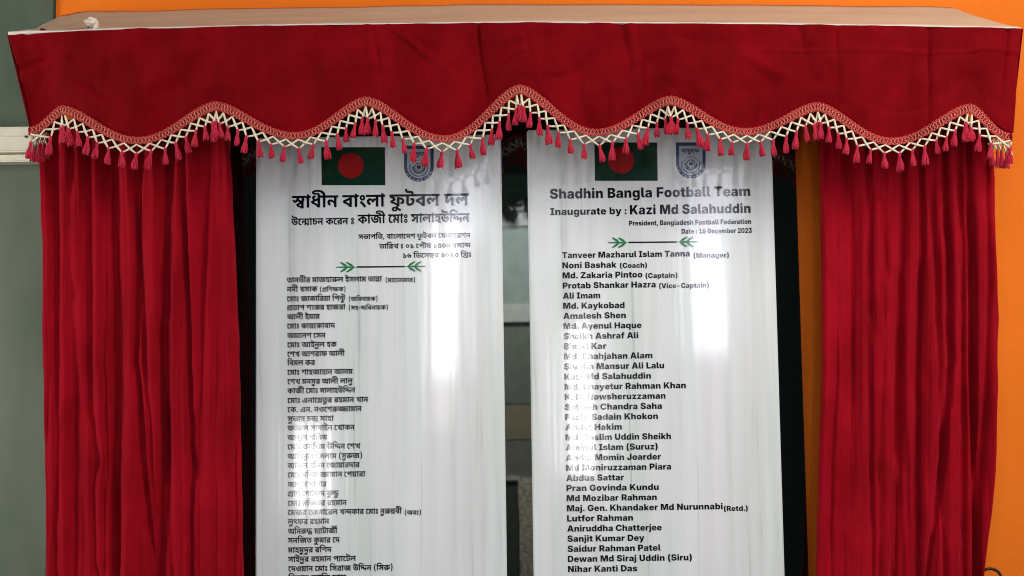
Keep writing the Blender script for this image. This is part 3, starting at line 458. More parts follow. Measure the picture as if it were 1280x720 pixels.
    [(169,8, 192,8, 216,12, 238,19, 256,29, 271,44, 281,60, 286,77, 288,103, 286,122, 281,138, 273,157, 260,178, 211,169, 200,154, 191,146, 181,141, 176,141, 172,142, 168,147, 167,152, 167,201, 306,201, 306,248, 259,249, 257,270, 252,287, 245,299, 238,306, 228,312, 215,316, 198,318, 112,319, 100,321, 90,326, 85,334, 83,344, 83,362, 28,365, 27,355, 26,340, 27,326, 29,315, 32,308, 38,298, 50,286, 70,277, 90,273, 114,271, 188,271, 197,266, 202,258, 203,249, -4,248, -4,201, 109,201, 109,151, 111,134, 115,123, 120,112, 132,101, 141,97, 152,94, 160,93, 180,94, 193,97, 204,101, 229,116, 230,98, 228,88, 224,79, 214,69, 206,64, 192,59, 178,57, 153,59, 135,65, 120,74, 110,82, 97,98, 85,118, 77,136, 60,183, 6,168, 17,133, 32,100, 52,67, 72,46, 94,29, 115,18, 144,10)],
    [(6,-108, 36,-72, 2,-48, -34,-28, -33,7, -91,7, -92,-9, -111,-7, -127,-7, -144,-9, -154,-12, -164,-16, -174,-22, -182,-32, -186,-40, -188,-48, -189,-62, -187,-70, -184,-78, -180,-84, -170,-93, -154,-101, -142,-105, -130,-106, -110,-106, -92,-103, -78,-98, -63,-89, -52,-78, -46,-68, -20,-86), (-122,-70, -132,-67, -135,-62, -135,-54, -130,-48, -120,-45, -108,-45, -94,-47, -98,-58, -104,-65, -112,-70)],
    [(85,0, 97,0, 109,3, 121,7, 132,14, 141,24, 146,33, 150,41, 152,52, 152,63, 151,75, 147,85, 140,96, 131,106, 121,112, 109,117, 96,119, 81,119, 68,117, 56,112, 46,106, 37,96, 30,86, 25,67, 25,53, 28,40, 32,30, 39,20, 50,11, 62,5, 74,1), (86,40, 78,42, 72,48, 69,56, 69,64, 72,71, 77,76, 84,79, 92,80, 100,76, 105,72, 108,66, 109,57, 106,49, 102,44, 94,40), (82,129, 95,129, 110,132, 118,135, 128,141, 137,149, 144,158, 149,169, 152,182, 152,192, 151,204, 147,214, 140,226, 131,235, 122,241, 110,246, 96,249, 82,249, 72,247, 62,244, 50,237, 40,229, 33,220, 28,209, 25,196, 25,182, 27,173, 30,164, 37,152, 45,144, 55,137, 68,132), (85,169, 78,172, 72,178, 69,185, 69,194, 72,201, 78,207, 86,209, 94,208, 101,205, 107,198, 109,192, 108,184, 106,178, 101,173, 94,169)],
    [(2,-22, 37,-12, 64,2, 81,16, 87,24, 92,34, 97,56, 97,76, 95,94, 85,138, 84,154, 85,165, 87,174, 90,182, 103,200, 104,201, 121,202, 121,249, -4,248, -4,202, 43,201, 36,192, 30,182, 27,172, 25,160, 27,132, 36,99, 38,85, 39,69, 37,56, 32,46, 21,37, 8,30, -11,25)],
    [(63,-13, 76,-12, 86,-8, 93,0, 98,12, 97,26, 93,36, 86,42, 73,47, 58,47, 49,42, 42,35, 37,23, 37,10, 42,-1, 52,-10), (176,0, 234,0, 234,201, 271,202, 271,248, -4,249, -4,202, 19,201, 9,177, 49,167, 70,159, 84,152, 44,132, 12,114, 32,65, 79,56, 116,43, 146,26, 162,14), (176,56, 160,69, 131,85, 106,95, 83,100, 107,112, 145,128, 140,166, 114,186, 96,196, 83,201, 176,201)],
    [(120,31, 140,32, 162,36, 173,40, 191,50, 207,64, 212,71, 221,88, 227,108, 228,130, 226,148, 221,168, 211,186, 198,200, 182,211, 163,218, 150,221, 122,223, 100,221, 84,217, 66,209, 52,198, 38,182, 29,164, 24,146, 22,124, 24,103, 30,83, 41,65, 56,51, 72,41, 92,35), (120,79, 109,81, 101,84, 90,95, 86,102, 83,115, 82,126, 83,138, 88,153, 92,160, 100,167, 108,171, 118,174, 137,174, 146,171, 152,168, 159,162, 163,156, 168,140, 168,128, 167,116, 165,106, 161,98, 151,87, 138,81)],
]
# each line of lettering: outline number, x and y (units of 1/1000 em)
BENGALI_LINES = [
    (55,0,0, 1,760,0, 14,1070,0, 22,1705,0, 34,2016,0, 5,2918,0, 1,3549,0, 3,3860,0, 31,4303,0, 1,5086,0, 51,5657,0, 66,6249,0, 63,6549,0, 5,7149,0, 31,7780,0, 10,8824,0, 31,9468,0),
    (65,0,0, 16,754,0, 38,1158,0, 1,2049,0, 8,2360,0, 34,2959,0, 26,3861,0, 16,4725,0, 52,5129,0, 34,5761,0, 67,6663,0),
    (26,0,0, 1,863,0, 24,1174,0, 22,2187,0, 16,2758,0, 33,3162,0, 1,3817,0, 67,4127,0, 56,4830,0, 1,5543,0, 31,5854,0, 1,6638,0, 19,6948,0, 65,7529,0, 23,8284,0, 11,8594,0, 34,9466,0),
    (56,0,0, 7,712,0, 1,1473,0, 46,1783,0, 23,2558,0, 60,2869,0, 9,3612,0, 5,4186,0, 1,4818,0, 3,5128,0, 31,5571,0, 1,6355,0, 16,6666,0, 10,7070,0, 57,7715,0, 51,8700,0, 66,9292,0, 63,9592,0, 5,10191,0, 31,10822,0, 16,11866,0, 51,12270,0, 13,13162,0, 1,13916,0, 16,14227,0, 52,14631,0, 57,15263,0, 34,15988,0),
    (60,0,0, 1,742,0, 23,1053,0, 52,1364,0, 28,1995,0, 67,3020,0, 70,3723,0, 45,4349,0, 16,5235,0, 46,5640,0, 4,6415,0, 59,6725,0, 45,7660,0, 17,8286,0, 62,8913,0, 70,9539,0, 5,10425,0, 42,11056,0, 1,11813,0, 6,12124,0),
    (45,0,0, 58,626,0, 23,1512,0, 13,1823,0, 16,2577,0, 56,2981,0, 32,3694,0, 52,4369,0, 64,5261,0, 70,5887,0, 64,6513,0, 62,7139,0, 23,8025,0, 30,8336,0, 67,9101,0),
    (60,0,0, 1,742,0, 34,1053,0, 7,1695,0, 22,2455,0, 52,2766,0, 33,3657,0, 1,4312,0, 24,4623,0, 19,5636,0, 1,6217,0, 54,6528,0, 31,7383,0, 21,8427,0, 56,9008,0, 31,9721,0, 1,10505,0, 33,10816,0, 60,11730,0, 1,12473,0, 39,12784,0, 1,13441,0),
    (48,0,0, 33,459,0, 68,1114,0, 1,1406,0, 16,1717,0, 34,2121,0, 24,2763,0, 1,3776,0, 52,4087,0, 49,4718,0),
    (34,0,0, 34,642,0, 22,1284,0, 5,1854,0, 56,2486,0, 1,3199,0, 26,3509,0),
    (48,0,0, 47,459,0, 23,1287,0, 57,1597,0, 27,2322,0, 26,3318,0, 49,4182,0),
    (16,0,0, 33,404,0, 1,1058,0, 67,1369,0, 24,2072,0, 1,3085,0, 26,3396,0, 1,4259,0, 23,4570,0, 52,4881,0, 69,5512,0, 1,6179,0, 23,6750,0, 46,7061,0, 41,7836,0, 66,8495,19),
    (48,0,0, 2,459,0, 23,1435,0, 14,1746,0, 34,2380,0, 1,3023,0, 69,3333,0, 26,4001,0, 49,4864,0),
    (47,0,0, 60,827,0, 1,1570,0, 46,1881,0, 57,2916,0, 3,3641,0, 26,4083,0, 52,4947,0, 19,5838,0, 1,6420,0, 24,6730,0, 52,7743,0, 1,8374,0),
    (48,0,0, 56,459,0, 19,1172,0, 20,1753,0, 2,2126,0, 23,3102,0, 14,3413,0, 34,4047,0, 1,4689,0, 69,5000,0, 26,5667,0, 49,6531,0),
    (0,0,0, 31,1286,0, 22,2070,0, 21,2641,0, 33,3223,0, 1,3877,0, 33,4188,0),
    (16,0,0, 33,404,0, 1,1058,0, 67,1369,0, 26,2072,0, 1,2936,0, 69,3247,0, 16,3914,0, 26,4318,0, 1,5182,0, 5,5493,0, 1,6124,0, 10,6435,0),
    (2,0,0, 33,976,0, 16,1630,0, 31,2035,0, 57,2818,0, 16,3803,0, 56,4207,0, 34,4920,0),
    (16,0,0, 33,404,0, 1,1058,0, 67,1369,0, 0,2072,0, 21,3359,0, 34,3941,0, 66,4432,0, 31,4583,0, 19,5627,0, 26,6208,0),
    (16,0,0, 57,404,0, 28,1129,0, 0,2154,0, 57,3441,0, 52,4166,0, 1,4797,0, 51,5108,0, 0,6260,0, 31,7547,0, 22,8331,0),
    (23,0,0, 5,310,0, 33,942,0, 31,1596,0, 26,2640,0, 52,3504,0),
    (16,0,0, 33,404,0, 1,1058,0, 67,1369,0, 57,2072,0, 1,2797,0, 19,3108,0, 24,3689,0, 1,4702,0, 19,5012,0, 1,5594,0, 34,5904,0, 0,6806,0, 31,8093,0, 33,8877,0),
    (16,0,0, 57,404,0, 28,1129,0, 33,2154,0, 34,2809,0, 56,3451,0, 66,4014,0, 52,4163,0, 0,5055,0, 31,6342,0, 22,7125,0, 31,7696,0, 1,8480,0, 31,8791,0, 66,9426,0),
    (26,0,0, 1,863,0, 24,1174,0, 22,2187,0, 16,2758,0, 33,3162,0, 1,3817,0, 67,4127,0, 56,4830,0, 1,5543,0, 31,5854,0, 1,6638,0, 19,6948,0, 65,7529,0, 23,8284,0, 11,8594,0, 34,9466,0),
    (16,0,0, 33,404,0, 1,1058,0, 67,1369,0, 15,2072,0, 34,2879,0, 1,3521,0, 16,3832,0, 69,4236,0, 60,4903,0, 66,5462,30, 52,5646,0, 52,6537,0, 19,7168,0, 33,7749,0, 1,8404,0, 34,8715,0, 28,9617,0, 1,10382,0, 34,10693,0),
    (16,0,0, 26,404,0, 50,1267,0, 15,1817,0, 34,2624,0, 50,3266,0, 34,3815,0, 44,4457,0, 16,5254,0, 57,5658,0, 54,6383,0, 25,7238,0, 1,8707,0, 33,9018,0, 1,9673,0, 34,9984,0),
    (56,0,0, 66,563,0, 7,712,0, 1,1473,0, 59,1783,0, 8,2718,0, 36,3318,0, 56,4544,0, 1,5257,0, 19,5568,0, 1,6149,0),
    (51,0,0, 24,892,0, 16,1904,0, 31,2309,0, 56,3352,0, 1,4065,0, 10,4376,0, 1,5021,0, 21,5332,0, 34,5913,0, 16,6815,0, 28,7220,0, 1,7985,0, 26,8296,0, 34,9159,0),
    (0,0,0, 6,1286,0, 66,2061,0, 31,2197,0, 19,3241,0, 1,3822,0, 23,4133,0, 26,4444,0, 33,5307,0),
    (16,0,0, 33,404,0, 1,1058,0, 67,1369,0, 60,2072,0, 56,2815,0, 23,3528,0, 31,3838,0, 33,4622,0, 65,5537,0, 23,6291,0, 11,6602,0, 34,7473,0, 16,8375,0, 57,8779,0, 28,9504,0),
    (0,0,0, 23,1286,0, 33,1597,0, 34,2252,0, 66,2743,0, 31,2894,0, 21,3938,0, 56,4520,0, 31,5232,0, 1,6016,0, 33,6327,0, 48,7242,0, 56,7701,0, 66,8264,0, 54,8414,0, 24,9269,0, 49,10282,0),
    (0,0,0, 6,1286,0, 66,2061,0, 31,2197,0, 33,3241,0, 23,3896,0, 33,4206,0, 34,4861,0, 16,5763,0, 24,6167,0, 1,7180,0, 69,7491,0, 1,8158,0, 52,8469,0, 10,9100,0, 1,9745,0, 52,10056,0),
    (16,0,0, 33,404,0, 1,1058,0, 67,1369,0, 33,2072,0, 23,2727,0, 34,3037,0, 54,3680,0, 25,4535,0, 1,6004,0, 33,6315,0, 1,6970,0, 34,7281,0, 16,8183,0, 46,8587,0, 69,9362,0, 1,10029,0, 52,10340,0, 1,10971,0),
    (0,0,0, 6,1286,0, 66,2061,0, 56,2197,0, 56,3170,0, 1,3883,0, 61,4194,0, 1,4990,0, 52,5301,0),
    (47,0,0, 1,827,0, 43,1138,0, 16,2054,0, 18,2458,0, 1,3173,0, 23,3484,0, 5,3795,0, 35,4426,0, 26,5624,0, 66,6188,0, 37,6488,0, 66,7195,0),
    (16,0,0, 33,404,0, 1,1058,0, 67,1369,0, 33,2072,0, 23,2727,0, 24,3037,0, 5,4050,0, 52,4682,0, 52,5573,0, 19,6204,0, 33,6785,0, 1,7440,0, 34,7751,0),
    (16,0,0, 33,404,0, 24,1058,0, 52,2071,0, 16,2962,0, 24,3367,0, 34,4379,0, 1,5022,0, 16,5332,0, 52,5736,0, 31,6368,0, 28,7412,0, 35,8177,0, 26,9115,0, 1,9979,0, 52,10289,0, 16,11181,0, 33,11585,0, 1,12239,0, 67,12550,0, 34,13253,0, 66,13744,0, 54,13895,0, 39,14750,0, 5,15408,0, 22,16039,0),
    (48,0,0, 2,459,0, 5,1435,0, 67,2066,0, 49,2509,0),
    (31,0,0, 66,635,0, 29,783,0, 51,1370,0, 52,2262,0, 52,3154,0, 19,3785,0, 33,4366,0, 1,5021,0, 34,5331,0),
    (2,0,0, 23,976,0, 34,1286,0, 54,1929,0, 12,2784,0, 8,3896,0, 68,4495,0, 1,4788,0, 63,5099,0, 1,5698,0, 24,6009,0, 53,7021,0),
    (56,0,0, 34,712,0, 23,1354,0, 24,1665,0, 60,2678,0, 26,3681,0, 66,4244,0, 33,4544,0, 1,5199,0, 52,5510,0, 16,6401,0, 10,6805,0),
    (33,0,0, 1,654,0, 19,965,0, 33,1546,0, 66,2053,0, 10,2201,0, 66,2712,0, 52,2846,0, 52,3737,0, 23,4368,0, 57,4679,0, 10,5404,0),
    (56,0,0, 1,712,0, 21,1023,0, 10,1605,0, 66,2116,0, 52,2250,0, 52,3141,0, 19,3772,0, 33,4353,0, 1,5008,0, 34,5319,0, 46,6221,0, 68,6996,0, 1,7288,0, 16,7599,0, 63,8003,0, 31,8602,0),
    (16,0,0, 10,404,0, 44,1048,0, 69,1845,0, 1,2512,0, 34,2823,0, 16,3725,0, 33,4129,0, 1,4784,0, 67,5094,0, 23,5797,0, 56,6108,0, 52,6821,0, 1,7452,0, 24,7763,0, 65,9036,0, 23,9790,0, 11,10101,0, 34,10972,0, 48,11874,0, 23,12334,0, 56,12645,0, 54,13358,0, 49,14213,0),
    (23,0,0, 34,310,0, 19,952,0, 1,1533,0, 52,1844,0, 26,2735,0, 1,3599,0, 23,3910,0, 40,4221,0, 10,5229,0, 1,5874,0, 56,6185,0),
    (5,0,0, 1,631,0, 51,942,0, 66,1534,0, 16,1834,0, 51,2238,0),
]
# outlines of the Latin letters: advance, then the contours (units of 1/400 em)
LATIN = {
    '(': (156, [(74,-56, 142,-56, 119,8, 109,42, 103,75, 100,112, 102,157, 111,209, 123,257, 142,307, 73,306, 62,287, 50,256, 41,228, 34,194, 28,158, 26,124, 27,99, 30,64, 38,26, 48,-4, 57,-24)]),
    ')': (156, [(14,-56, 83,-56, 97,-29, 107,-8, 118,25, 123,46, 128,80, 130,102, 130,133, 126,174, 119,213, 108,250, 97,280, 83,307, 14,307, 32,260, 46,209, 53,162, 56,118, 54,78, 46,38, 32,-10)]),
    ',': (107, [(8,-72, 57,-72, 91,49, 22,49)]),
    '-': (258, [(62,86, 196,86, 197,142, 62,142)]),
    '.': (107, [(52,-4, 66,-2, 78,5, 88,16, 92,30, 91,47, 85,58, 78,65, 72,69, 58,73, 42,71, 30,65, 25,60, 20,53, 17,46, 15,38, 17,23, 23,10, 35,1, 42,-2)]),
    '0': (258, [(126,-4, 145,-4, 158,-2, 172,2, 186,8, 196,14, 214,30, 228,52, 239,79, 246,110, 248,136, 247,164, 243,197, 235,226, 221,251, 215,260, 204,271, 184,284, 172,289, 158,293, 133,295, 113,295, 100,293, 86,289, 64,278, 53,270, 43,259, 29,239, 19,212, 12,180, 10,146, 12,111, 18,80, 28,55, 38,38, 53,21, 64,13, 75,7, 100,-2), (128,55, 117,57, 107,61, 98,70, 92,82, 87,96, 84,115, 83,132, 83,158, 84,179, 87,196, 95,216, 101,224, 112,232, 122,236, 133,236, 142,234, 152,229, 160,221, 166,210, 171,195, 174,178, 175,156, 175,134, 174,113, 171,96, 163,75, 156,66, 147,59, 135,55)]),
    '1': (258, [(32,0, 234,0, 234,59, 177,59, 177,291, 106,291, 37,246, 38,183, 104,225, 104,59, 32,59)]),
    '2': (258, [(21,0, 240,0, 240,59, 124,60, 176,105, 205,132, 224,156, 234,176, 237,190, 238,208, 236,225, 233,236, 229,246, 219,260, 211,268, 197,278, 176,288, 154,294, 124,295, 102,293, 80,287, 61,278, 52,271, 42,262, 31,247, 25,235, 20,216, 18,192, 87,192, 89,208, 92,216, 97,223, 107,232, 114,235, 123,237, 141,236, 150,232, 156,228, 164,216, 167,208, 167,198, 165,186, 162,178, 155,168, 146,158, 21,53)]),
    '3': (258, [(122,-4, 141,-4, 165,0, 178,4, 198,13, 208,19, 222,32, 233,47, 238,58, 243,78, 243,98, 239,118, 231,135, 218,150, 202,160, 184,167, 173,169, 156,170, 230,236, 230,291, 26,291, 26,232, 144,232, 83,176, 83,132, 133,131, 147,127, 156,121, 165,109, 168,97, 167,81, 160,68, 150,60, 141,56, 132,54, 118,55, 103,60, 93,68, 86,80, 84,94, 11,94, 13,72, 19,54, 30,36, 44,22, 54,14, 75,4, 99,-2)]),
    '4': (258, [(148,0, 217,0, 217,53, 252,53, 252,110, 217,110, 217,181, 149,181, 148,110, 79,110, 192,291, 120,291, 5,110, 6,53, 147,53)]),
    '5': (258, [(124,-4, 154,-2, 178,4, 198,15, 215,29, 228,45, 237,65, 242,88, 241,116, 238,130, 234,140, 228,152, 220,162, 202,179, 192,185, 176,192, 154,196, 139,196, 126,194, 106,186, 98,181, 89,173, 94,232, 224,232, 224,291, 30,290, 20,125, 86,119, 91,127, 96,132, 108,139, 122,143, 138,142, 150,138, 156,133, 163,126, 169,112, 171,96, 170,86, 168,78, 161,67, 151,58, 138,53, 128,52, 120,53, 111,55, 102,60, 93,68, 89,74, 85,90, 14,90, 15,78, 19,64, 25,48, 36,32, 51,18, 60,12, 74,5, 90,0, 104,-3)]),
    '6': (258, [(128,-4, 146,-3, 166,0, 180,5, 198,14, 214,27, 227,43, 233,54, 240,74, 242,99, 240,118, 238,130, 230,148, 224,156, 216,166, 198,179, 178,186, 155,190, 140,190, 126,188, 196,291, 120,291, 45,181, 29,152, 19,125, 16,101, 16,86, 18,73, 26,52, 37,35, 53,20, 74,8, 96,0, 113,-3), (124,53, 110,57, 104,61, 96,68, 92,74, 88,82, 87,91, 87,102, 88,111, 92,120, 102,131, 108,135, 117,139, 134,140, 142,139, 151,135, 162,126, 167,119, 170,110, 172,102, 172,91, 170,82, 167,74, 162,67, 156,61, 142,54, 134,53)]),
    '7': (258, [(43,0, 119,0, 235,231, 235,291, 23,291, 23,230, 159,230)]),
    '8': (258, [(124,-4, 143,-4, 168,-1, 191,6, 213,18, 228,30, 238,43, 245,60, 248,78, 247,90, 244,101, 239,113, 231,123, 221,133, 209,140, 192,147, 176,150, 196,157, 208,162, 222,174, 231,188, 235,198, 238,214, 237,227, 232,244, 229,250, 220,262, 211,271, 196,280, 176,289, 160,293, 142,295, 123,295, 106,294, 90,291, 73,286, 61,280, 48,271, 39,263, 29,250, 22,234, 20,216, 22,198, 26,188, 35,175, 45,166, 61,157, 82,150, 65,147, 54,143, 44,138, 33,129, 19,112, 13,98, 11,87, 11,68, 16,52, 25,36, 40,22, 60,9, 79,2, 102,-3), (124,47, 115,49, 106,53, 95,62, 91,69, 88,77, 88,92, 93,104, 104,115, 112,119, 119,121, 138,121, 146,119, 154,115, 164,106, 170,93, 170,78, 166,66, 156,55, 143,49, 134,47), (124,175, 110,179, 104,183, 98,189, 93,201, 93,216, 99,228, 109,237, 117,240, 124,242, 140,241, 153,235, 161,226, 165,213, 165,200, 161,190, 151,181, 138,176)]),
    '9': (258, [(62,0, 138,0, 213,110, 232,146, 239,166, 242,185, 241,207, 236,229, 227,247, 217,260, 204,272, 184,283, 164,291, 139,295, 116,295, 92,291, 72,284, 52,271, 37,256, 25,237, 21,227, 18,214, 16,197, 16,182, 19,168, 23,153, 33,136, 42,125, 54,116, 68,109, 79,105, 103,101, 118,101, 132,104), (124,151, 116,152, 107,156, 100,161, 94,168, 89,176, 87,184, 86,201, 88,210, 92,218, 103,230, 116,237, 124,238, 134,238, 143,236, 152,232, 164,221, 168,213, 171,204, 171,190, 170,181, 166,172, 156,160, 150,156, 142,152, 134,151)]),
    ':': (107, [(52,-4, 66,-2, 78,5, 88,16, 92,30, 91,47, 85,58, 78,65, 72,69, 58,73, 42,71, 30,65, 25,60, 20,53, 17,46, 15,38, 17,23, 23,10, 35,1, 42,-2), (54,127, 66,129, 80,136, 88,147, 91,153, 92,162, 91,176, 88,183, 84,190, 76,197, 71,200, 56,204, 42,202, 29,195, 19,183, 15,170, 17,154, 19,148, 24,140, 30,134, 38,130)]),
    'A': (306, [(4,0, 87,0, 104,55, 200,55, 218,0, 302,0, 202,291, 102,291), (121,112, 135,162, 152,226, 168,166, 183,112)]),
    'B': (263, [(19,0, 157,0, 177,2, 198,7, 215,15, 228,25, 241,40, 249,55, 253,73, 252,96, 247,114, 241,124, 235,132, 221,142, 203,150, 188,152, 188,154, 206,160, 221,169, 233,184, 238,193, 241,202, 243,222, 241,234, 239,242, 231,256, 220,268, 214,273, 202,280, 188,285, 177,288, 156,291, 19,291), (93,58, 93,122, 146,122, 161,117, 166,114, 171,107, 175,96, 175,83, 171,73, 162,64, 151,60, 142,58), (93,173, 93,233, 137,233, 144,232, 156,226, 164,218, 167,206, 166,194, 161,184, 153,178, 146,175, 136,173)]),
    'C': (294, [(148,-4, 174,-3, 195,1, 222,13, 239,24, 256,41, 271,63, 278,80, 284,106, 208,106, 205,94, 201,86, 190,74, 177,65, 162,61, 144,61, 127,66, 112,75, 102,86, 93,107, 89,124, 88,143, 89,166, 93,184, 99,199, 107,210, 113,216, 122,223, 136,228, 148,230, 162,230, 178,225, 189,219, 198,210, 204,198, 208,185, 283,185, 280,205, 270,231, 259,248, 242,266, 226,277, 202,287, 182,293, 158,295, 130,294, 104,288, 80,278, 57,262, 46,250, 38,240, 24,214, 18,198, 14,181, 12,151, 12,126, 18,94, 23,78, 30,64, 46,41, 58,29, 68,21, 80,13, 93,7, 121,-2)]),
    'D': (286, [(19,0, 133,0, 160,2, 176,6, 194,12, 219,26, 230,35, 249,55, 256,68, 263,82, 271,110, 274,144, 274,163, 272,178, 265,204, 256,224, 240,246, 230,257, 219,265, 206,273, 190,281, 165,288, 147,290, 19,291), (94,63, 94,228, 136,228, 159,223, 172,216, 183,206, 191,193, 196,178, 199,157, 199,134, 196,114, 191,98, 184,86, 177,79, 167,72, 160,68, 150,65, 136,63)]),
    'E': (248, [(19,0, 233,0, 233,62, 94,62, 94,116, 222,116, 222,177, 94,177, 94,228, 233,229, 233,291, 19,291)]),
    'F': (237, [(19,0, 94,0, 94,106, 217,106, 217,166, 94,166, 94,228, 227,229, 227,291, 19,291)]),
    'G': (298, [(149,-4, 170,-4, 196,1, 222,11, 243,25, 261,44, 274,66, 282,92, 285,120, 284,161, 156,161, 156,106, 212,106, 210,93, 203,80, 195,72, 181,65, 168,62, 150,61, 135,63, 122,68, 113,75, 103,86, 96,99, 90,117, 88,144, 89,164, 93,184, 99,198, 107,210, 118,220, 130,226, 139,229, 150,230, 166,229, 180,225, 192,218, 201,206, 206,193, 282,194, 279,211, 269,234, 258,250, 242,266, 226,277, 202,288, 183,293, 158,295, 136,295, 122,293, 105,288, 80,278, 58,261, 38,239, 24,213, 18,198, 15,182, 12,150, 12,126, 18,94, 23,80, 29,66, 45,42, 56,31, 67,22, 78,14, 92,7, 106,2, 122,-2)]),
    'H': (294, [(19,0, 94,0, 94,117, 200,117, 200,0, 275,0, 275,291, 200,291, 200,179, 94,179, 94,291, 19,291)]),
    'I': (183, [(12,0, 172,0, 172,60, 129,60, 129,231, 172,231, 172,291, 11,291, 11,231, 54,231, 54,60, 11,60)]),
    'J': (234, [(110,-4, 132,-3, 147,-1, 163,4, 177,11, 188,19, 198,31, 206,44, 211,57, 214,72, 215,86, 215,291, 141,291, 141,87, 138,73, 136,68, 130,62, 122,58, 113,56, 101,58, 92,62, 86,69, 82,78, 81,111, 9,111, 10,73, 13,58, 19,44, 26,31, 40,18, 48,11, 62,4, 79,-1, 92,-3)]),
    'K': (293, [(19,0, 94,0, 94,73, 130,115, 201,0, 288,0, 180,166, 283,291, 195,291, 127,206, 94,159, 94,291, 19,291)]),
    'L': (227, [(19,0, 218,0, 218,62, 94,62, 94,291, 19,291)]),
    'M': (373, [(19,0, 93,0, 93,138, 91,216, 117,121, 156,0, 217,0, 256,124, 282,220, 279,129, 279,0, 354,0, 354,291, 239,291, 206,182, 186,100, 167,182, 133,291, 19,291)]),
    'N': (300, [(19,0, 95,0, 95,125, 92,185, 125,124, 202,0, 281,0, 281,291, 205,291, 205,154, 207,105, 193,135, 179,160, 98,291, 19,291)]),
    'P': (259, [(19,0, 94,0, 94,90, 153,90, 179,95, 196,101, 208,108, 223,120, 232,130, 241,146, 248,167, 250,186, 248,214, 242,234, 237,244, 224,260, 210,272, 196,280, 183,285, 166,289, 154,291, 19,291), (94,150, 94,230, 142,229, 156,224, 166,216, 170,210, 173,204, 175,195, 175,186, 172,174, 164,162, 153,155, 140,151)]),
    'R': (265, [(19,0, 94,0, 94,96, 131,96, 180,0, 259,0, 202,110, 222,123, 237,140, 246,160, 250,183, 250,201, 248,214, 242,236, 231,254, 215,269, 202,278, 189,283, 174,288, 154,291, 19,291), (94,154, 94,230, 130,230, 144,229, 158,224, 167,217, 173,205, 175,189, 172,176, 169,171, 163,164, 154,158, 142,155)]),
    'S': (268, [(134,-4, 154,-4, 178,0, 201,7, 220,17, 236,31, 246,45, 253,66, 255,82, 254,103, 248,122, 239,137, 223,151, 204,161, 187,168, 134,179, 114,185, 104,192, 97,199, 96,205, 96,213, 99,220, 102,224, 115,232, 130,235, 151,233, 159,231, 167,226, 175,218, 179,208, 180,201, 250,201, 248,223, 241,241, 230,258, 221,268, 206,279, 186,288, 167,293, 150,295, 122,295, 96,291, 75,284, 65,279, 48,268, 34,252, 24,234, 20,215, 20,191, 23,179, 27,169, 33,160, 42,150, 61,136, 74,130, 88,125, 151,111, 163,107, 172,101, 178,95, 180,88, 180,80, 177,72, 167,63, 156,59, 142,56, 124,57, 109,61, 100,66, 94,72, 87,83, 84,98, 13,98, 15,73, 22,52, 28,41, 42,25, 59,12, 82,3, 108,-3)]),
    'T': (266, [(96,0, 170,0, 170,228, 256,229, 256,291, 10,291, 10,229, 95,228)]),
    'U': (285, [(141,-4, 159,-4, 182,0, 197,4, 211,11, 228,21, 240,32, 251,46, 257,58, 264,78, 267,99, 266,291, 193,291, 193,106, 192,98, 187,84, 176,71, 164,64, 148,60, 138,60, 127,62, 112,69, 105,76, 100,82, 93,98, 92,108, 92,291, 19,291, 19,100, 21,79, 28,57, 35,45, 46,32, 57,21, 74,11, 88,4, 103,0, 124,-3)]),
    'V': (303, [(103,0, 203,0, 298,291, 216,290, 175,152, 154,67, 129,157, 88,291, 4,291)]),
    'Z': (266, [(15,0, 251,0, 251,62, 107,62, 135,94, 250,240, 250,291, 16,291, 16,229, 159,229, 130,196, 15,51)]),
    'a': (233, [(77,-4, 92,-3, 102,-2, 120,5, 133,16, 143,30, 144,30, 144,0, 214,0, 214,143, 213,156, 209,170, 201,184, 188,196, 174,204, 157,211, 134,215, 109,215, 83,212, 63,206, 44,195, 33,184, 24,168, 19,154, 18,147, 20,146, 84,143, 87,152, 94,158, 102,163, 115,164, 126,163, 131,161, 138,156, 141,150, 141,140, 136,134, 132,132, 117,128, 68,123, 54,119, 43,114, 34,108, 26,102, 19,93, 15,84, 11,66, 11,49, 14,36, 20,23, 32,10, 45,3, 58,-1), (104,43, 90,46, 82,52, 80,58, 79,65, 83,74, 90,80, 98,83, 128,89, 142,94, 142,70, 140,63, 136,58, 130,51, 123,47, 112,44)]),
    'b': (251, [(151,-4, 172,-2, 182,1, 197,9, 204,14, 215,24, 224,37, 229,48, 234,59, 238,75, 240,107, 239,124, 236,143, 229,165, 217,184, 204,198, 186,209, 172,213, 162,215, 140,215, 131,213, 121,209, 111,202, 103,194, 92,180, 92,291, 20,291, 19,0, 91,0, 91,34, 92,34, 102,18, 108,12, 117,5, 136,-2), (126,53, 118,55, 112,58, 107,61, 99,70, 95,78, 92,88, 90,100, 90,112, 93,130, 97,138, 102,146, 108,152, 116,156, 124,158, 133,158, 142,156, 148,153, 154,147, 160,138, 165,120, 166,98, 162,78, 154,64, 148,59, 142,56, 135,54)]),
    'c': (234, [(116,-4, 137,-4, 155,0, 172,6, 188,15, 204,29, 212,41, 220,59, 224,78, 224,81, 155,86, 153,74, 147,63, 139,56, 127,52, 117,52, 110,54, 102,58, 96,64, 91,74, 87,87, 85,98, 86,118, 88,131, 93,143, 99,150, 105,155, 113,158, 121,159, 130,159, 137,156, 142,153, 149,144, 154,134, 155,126, 224,131, 221,147, 215,164, 206,178, 194,192, 180,201, 162,209, 146,213, 130,215, 108,215, 84,211, 62,202, 45,189, 33,176, 24,162, 16,142, 12,119, 12,92, 16,70, 24,48, 36,31, 53,15, 73,4, 96,-2)]),
